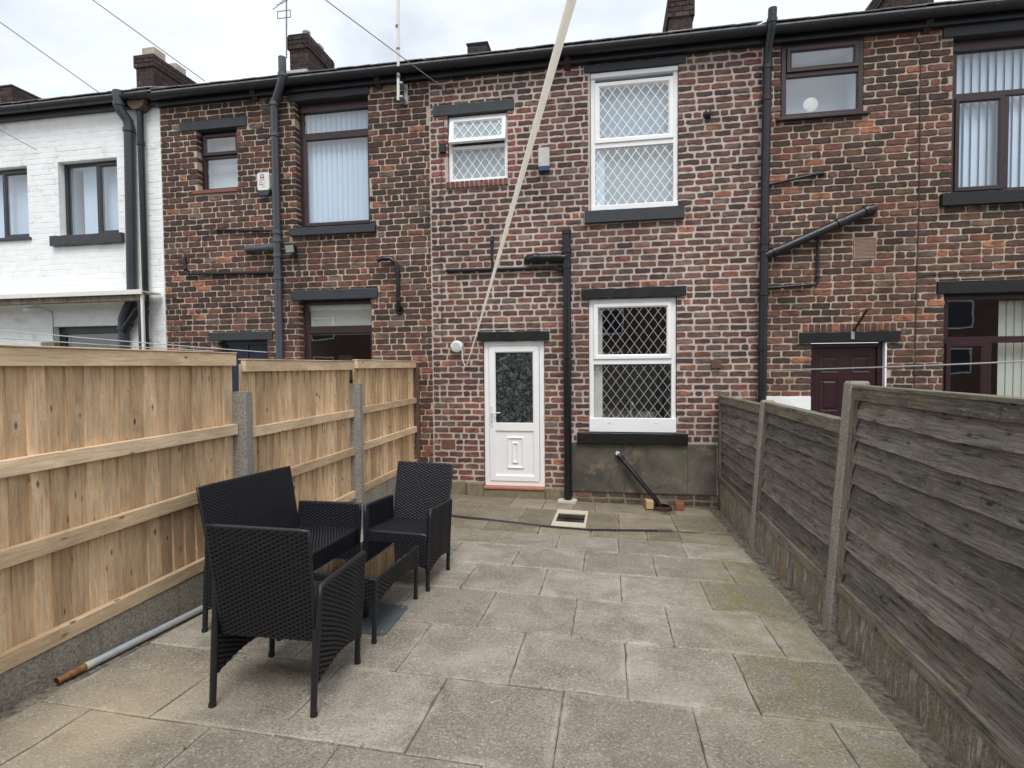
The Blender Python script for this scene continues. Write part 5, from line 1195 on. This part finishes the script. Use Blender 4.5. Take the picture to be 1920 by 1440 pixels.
# moss in the joints
mo = MB(); mr = random.Random(31)
for k in range(150):
    y0_, y1_, par = mr.choice(rows[5:12])
    if mr.random() < .5: x_, y_ = mr.choice(cuts[par]) + mr.uniform(-.004, .004), mr.uniform(y0_, y1_)
    else: x_, y_ = mr.uniform(-1.2, 1.3), y1_ + mr.uniform(-.004, .004)
    for q in range(mr.randint(2, 6)):
        a_ = mr.uniform(0, 6.28); l_ = mr.uniform(.003, .010); c_0 = Vector((x_ + mr.uniform(-.012, .012) * (par + .3), y_ + mr.uniform(-.01, .01), gz(x_, y_) - .002)); dv = Vector((math.cos(a_), math.sin(a_), 1.1)) * l_; sv = Vector((-math.sin(a_), math.cos(a_), 0)) * .003
        mo.poly([c_0 - sv, c_0 + sv, c_0 + dv], [(0, 1, 2)])
o = mo.build('moss', simple('green_moss', lin(92, 100, 48), .95, var=.3, scale=40), kind='stuff', fix=False); tag(o, 'small green moss tufts in the paving joints', 'moss')
# soil and rubble in the gaps beside the fences
rg = random.Random(77)
st = MB()
def pebble(x, y, s, zoff=0.0):
    c = (x, y, gz(x, y) + zoff); k = rg.uniform(.5, 1.0)
    P = [(c[0] + s * rg.uniform(.6, 1) * math.cos(a), c[1] + s * rg.uniform(.6, 1) * math.sin(a), c[2] - s * .3) for a in (0, 1.25, 2.5, 3.75, 5.0)] + [(c[0] + s * .5 * math.cos(a) * rg.uniform(.5, 1), c[1] + s * .5 * math.sin(a) * rg.uniform(.5, 1), c[2] + s * .55 * k) for a in (.6, 1.85, 3.1, 4.4, 5.6)]
    st.poly(P, [(0, 1, 6, 5), (1, 2, 7, 6), (2, 3, 8, 7), (3, 4, 9, 8), (4, 0, 5, 9), (5, 6, 7, 8, 9)])
for k in range(900): pebble(rg.uniform(1.305, 1.425), rg.uniform(1.5, 7.4), rg.choice((.004, .006, .008, .012)), -.002)
for k in range(420): pebble(rg.uniform(-2.72, -2.655), rg.uniform(1.2, 7.4), rg.choice((.004, .005, .007, .010)), -.004)
for k in range(260): pebble(-2.63 + rg.gauss(0, .04), 5.55 + rg.gauss(0, .10), rg.uniform(.006, .018), .002)
o = st.build('rubble', M['soil'], kind='stuff'); tag(o, 'loose soil and stone chips in the gaps along the fences', 'rubble')
mb = MB(); gslab(mb, 1.303, 1.45, -2.5, 7.58, -.004, .03); gslab(mb, -2.735, -2.651, -2.5, 7.58, -.006, .03); mb.build('soil_strip', M['soil'], kind='structure')

# ------------------------------------------------------------------ rattan furniture
def weave(mb, P, N, w, h, rowp=.011, cyc=.043, amp=.0052):
    """basket weave over the patch P(u,v) (u across, v up)"""
    rows_ = max(2, int(h / rowp)); nu = max(6, int(w / cyc * 4)); ncy = max(1, round(w / cyc))
    for i in range(rows_):
        v0, v1 = (i + .06) / rows_, (i + .94) / rows_; vm = (v0 + v1) / 2; ph = math.pi * (i % 2)
        pts = []
        for k in range(nu + 1):
            u = k / nu; dsp = amp * math.sin(2 * math.pi * ncy * u + ph)
            for v, b in ((v0, -.0012), (vm, .0008), (v1, -.0012)):
                p = P(u, v) + N(u, v) * (dsp + b); pts.append(p)
        F = []
        for k in range(nu):
            for q in range(2): F.append((k * 3 + q, k * 3 + q + 1, k * 3 + 4 + q, k * 3 + 3 + q))
        mb.poly(pts, F)
def panel(parent, name, P, N, w, h, two=True, thick=.02, rowp=.011):
    """woven panel with a dark core"""
    core = MB(); nu, nv = 8, 8; pts = []; F = []
    for s_ in (1, -1):
        for a in range(nu + 1):
            for b in range(nv + 1): pts.append(P(a / nu, b / nv) + N(a / nu, b / nv) * (s_ * (thick / 2 - .003)))
    m_ = (nu + 1) * (nv + 1)
    for s_ in (0, 1):
        for a in range(nu):
            for b in range(nv):
                i0 = s_ * m_ + a * (nv + 1) + b; F.append((i0, i0 + nv + 1, i0 + nv + 2, i0 + 1))
    edge = [a * (nv + 1) for a in range(nu + 1)] + [nu * (nv + 1) + b for b in range(1, nv + 1)] + [a * (nv + 1) + nv for a in range(nu - 1, -1, -1)] + [b for b in range(nv - 1, 0, -1)]
    for e0, e1 in zip(edge, edge[1:] + edge[:1]): F.append((e0, e1, m_ + e1, m_ + e0))
    core.poly(pts, F); c = core.build(name, M['rattan_back'], parent)
    wv = MB(); weave(wv, lambda u, v: P(u, v) + N(u, v) * (thick / 2), N, w, h, rowp)
    if two: weave(wv, lambda u, v: P(u, v) - N(u, v) * (thick / 2), lambda u, v: -N(u, v), w, h, rowp)
    wv.build('woven_strands', M['rattan'], c, smooth='all', fix=False, kind='stuff')
    rim = [P(t, 1) for t in [k / 10 for k in range(11)]]; rim = [P(0, t) for t in [k / 8 for k in range(8)]] + rim + [P(1, t) for t in [1 - k / 8 for k in range(1, 9)]]
    rm = MB().tube(rim, max(.0075, thick * .5), 8); rm.build('rim', M['rattan'], c, smooth='all')
    return c
def C3(a, b, c, d):
    a, b, c, d = map(Vector, (a, b, c, d))
    return lambda u, v: (a.lerp(b, u)).lerp(d.lerp(c, u), v)
def seat_set(root, W_, D_=.50, rowp=.011):
    hw, hd = W_ / 2, D_ / 2; SH, AH, BH = .418, .602, .868
    nrm = lambda n: (lambda u, v, n=Vector(n).normalized(): n)
    # back (front = +y): reclined
    pb_ = C3((-hw + .02, -hd + .035, .33), (hw - .02, -hd + .035, .33), (hw - .005, -hd - .085, BH), (-hw + .005, -hd - .085, BH))
    panel(root, 'backrest', pb_, nrm((0, -.535, -.12)), W_ - .03, .54, rowp=rowp)
    # arms with arched lower edge
    for s_ in (-1, 1):
        x = s_ * hw
        def pa(u, v, x=x):
            y = -hd + .01 + (D_ + .005) * u; zb = .15 - .012 * u + .04 * math.sin(math.pi * u); zt = AH - .012 + .012 * u
            return Vector((x + s_ * .012 * v, y, zb + (zt - zb) * v))
        panel(root, 'armrest', pa, nrm((s_, 0, 0)), D_, .40, rowp=rowp, thick=.03)
    # seat
    ps = C3((-hw + .015, -hd + .03, SH - .02), (hw - .015, -hd + .03, SH - .02), (hw - .015, hd + .01, SH), (-hw + .015, hd + .01, SH))
    panel(root, 'seat', ps, nrm((0, -.04, 1)), W_ - .03, D_ - .03, two=False, rowp=rowp)
    def pf(u, v):
        zb = .17 + .035 * math.sin(math.pi * u); return Vector((-hw + .02 + (W_ - .04) * u, hd + .012, zb + (SH - .004 - zb) * v))
    panel(root, 'front_apron', pf, nrm((0, 1, 0)), W_ - .04, .21, two=False, rowp=rowp)
    for sx in (-1, 1):
        for sy in (-1, 1):
            x, y = sx * hw, sy * hd
            top = .585 if sy > 0 else .40
            lg = MB().tube([(x + sx * .002, y - sy * .0, .0), (x, y, .012), (x, y, .2), (x, y, top)], [.014, .0155, .016, .016], 10).build('leg', M['rattan'], root, smooth=True)
            MB().tube([(x + sx * .002, y, -.004), (x + sx * .002, y, .016)], .0175, 10).build('foot_cap', M['rubber'], lg)
def seat_thing(name, x, y, rz, W_, lab, cat, group=None, D_=.5):
    t = thing(name, None, lab, cat, group, gmat(x, y, rz)); seat_set(t, W_, D_); return t
ch1 = seat_thing('rattan_armchair', -1.604, 2.51, R(3.0), .50, 'black rattan armchair nearest the camera, seen from behind', 'armchair', 'rattan armchairs')
def copy_tree(o, mw, lab):
    r_ = o.copy(); COL.objects.link(r_); r_.matrix_world = mw; r_['label'] = lab
    for c in list(o.children):
        c2 = c.copy(); COL.objects.link(c2); c2.parent = r_
        for g in list(c.children): g2 = g.copy(); COL.objects.link(g2); g2.parent = c2
    return r_
ch2 = copy_tree(ch1, gmat(-1.59, 4.145, math.pi - R(1)), 'black rattan armchair by the house, facing the camera')
lv = seat_thing('rattan_loveseat', -2.19, 3.43, -math.pi / 2, 1.0, 'black rattan two-seater sofa with its back to the pine fence', 'sofa')
tb = thing('rattan_table', None, 'low black rattan coffee table with dark glass top', 'table', None, gmat(-1.578, 3.37, 0))
nrm = lambda n: (lambda u, v, n=Vector(n).normalized(): n)
TW, TD, TH = .40, .71, .375
for s_ in (-1, 1):
    def pa(u, v, s_=s_):
        zb = .225 + .04 * math.sin(math.pi * u); return Vector((s_ * TW / 2, -TD / 2 + TD * u, zb + (TH - zb) * v))
    panel(tb, 'long_apron', pa, nrm((s_, 0, 0)), TD, .12, two=False)
    def pe(u, v, s_=s_):
        zb = .235 + .03 * math.sin(math.pi * u); return Vector((-TW / 2 + TW * u, s_ * TD / 2, zb + (TH - zb) * v))
    panel(tb, 'end_apron', pe, nrm((0, s_, 0)), TW, .13, two=False)
    for sy in (-1, 1):
        lg = MB().tube([(s_ * TW / 2, sy * TD / 2, 0), (s_ * TW / 2, sy * TD / 2, .37)], .0145, 10).build('leg', M['rattan'], tb, smooth=True)
        MB().tube([(s_ * TW / 2, sy * TD / 2, -.004), (s_ * TW / 2, sy * TD / 2, .016)], .017, 10).build('foot_cap', M['rubber'], lg)
MB().box(-TW / 2 - .008, TW / 2 + .008, -TD / 2 - .008, TD / 2 + .008, TH + .006, TH + .013, .002).build('glass_top', M['tableglass'], tb)
MB().box(-TW / 2, TW / 2, -TD / 2, TD / 2, TH - .03, TH + .003).build('top_frame', M['rattan_back'], tb)
# parasol base under the table
pbz = thing('parasol_base', None, 'flat grey steel parasol base under the coffee table', 'parasol base', None, gmat(-1.585, 3.335, R(2)))
MB().prism(rounded(-.225, .225, -.225, .225, .03), 'z', .001, .009).build('base_plate', M['plate'], pbz)
MB().tube([(0, 0, .006), (0, 0, .25)], .024, 14).build('tube', M['pipe_black'], pbz, smooth=True)
for sx in (-1, 1):
    for sy in (-1, 1): MB().tube([(sx * .19, sy * .19, .008), (sx * .19, sy * .19, .012)], .008, 8).build('bolt', M['steel'], pbz)
# pole lying along the fence
pz = thing('metal_pole', (-2.7, 2.8, gz(-2.7, 2.8)), 'grey metal pole with rusty end lying along the left fence', 'pole')
def pp(t): v = Vector((-2.705, 2.24, gz(-2.705, 2.24) + .0215)).lerp(Vector((-2.635, 3.9, gz(-2.635, 3.9) + .0215)), t); return v
MB().tube([pp(.105), pp(1)], .0205, 14).build('tube', M['pole'], pz, smooth=True)
MB().tube([pp(0), pp(.1)], .0185, 14, caps=False).build('rusty_end', M['rust'], pz, smooth=True)
MB().tube([pp(.003), pp(.006)], .016, 14).build('bore', M['rubber'], pz)
MB().tube([pp(.088), pp(.108)], .021, 14).build('joint_ring', M['white_mortar'], pz, smooth=True)

# ------------------------------------------------------------------ terrace behind the camera (seen mirrored in the panes)
def opp_mat():
    m_, t, b = mat('far_brickwork'); g = NG(t); p = g.pos()
    v = g.n('ShaderNodeCombineXYZ', {0: g.n('ShaderNodeSeparateXYZ', {0: p}).outputs[0], 1: g.n('ShaderNodeSeparateXYZ', {0: p}).outputs[2], 2: 0.0}).outputs[0]
    br = g.n('ShaderNodeTexBrick', {'Vector': v, 'Color1': lin(104, 66, 58), 'Color2': lin(78, 56, 52), 'Mortar': lin(150, 136, 122), 'Scale': 1.0, 'Mortar Size': .008, 'Brick Width': .23, 'Row Height': .08})
    g.set(b.inputs['Base Color'], br.outputs[0]); b.inputs['Roughness'].default_value = .9; return m_
OP = thing('brick_terrace', (0, -15, -1.5), 'brick terrace opposite, seen mirrored in the window panes', 'house')
MB().box(-24, 24, -22, -15, -2.3, 3.4).build('wall', opp_mat(), OP)
MB().prism([(-22.4, 3.4), (-14.7, 3.4), (-18.5, 5.4)], 'x', -24.2, 24.2).build('roof', M['slate'], OP)
for k in range(-5, 6):
    for (zz, hh) in ((-.6, 1.3), (1.7, 1.3)):
        f_ = MB().ring(k * 4.2 - .7, k * 4.2 + .7, zz, zz + hh, [(0, -15), (0, -14.95), (.08, -14.95), (.08, -15)]).build('window', M['upvc'], OP)
        MB().box(k * 4.2 - .62, k * 4.2 + .62, -15.0, -14.985, zz + .08, zz + hh - .08).build('pane', M['navy'], f_)
o = MB().box(-6, 6, -9.1, -9.0, -2.3, .25, .01).build('added_yard_wall', M['gravel_old']); tag(o, 'unseen low concrete wall added behind the viewer to darken window reflections', 'wall')  # out of view, added for dark reflections in the lower panes
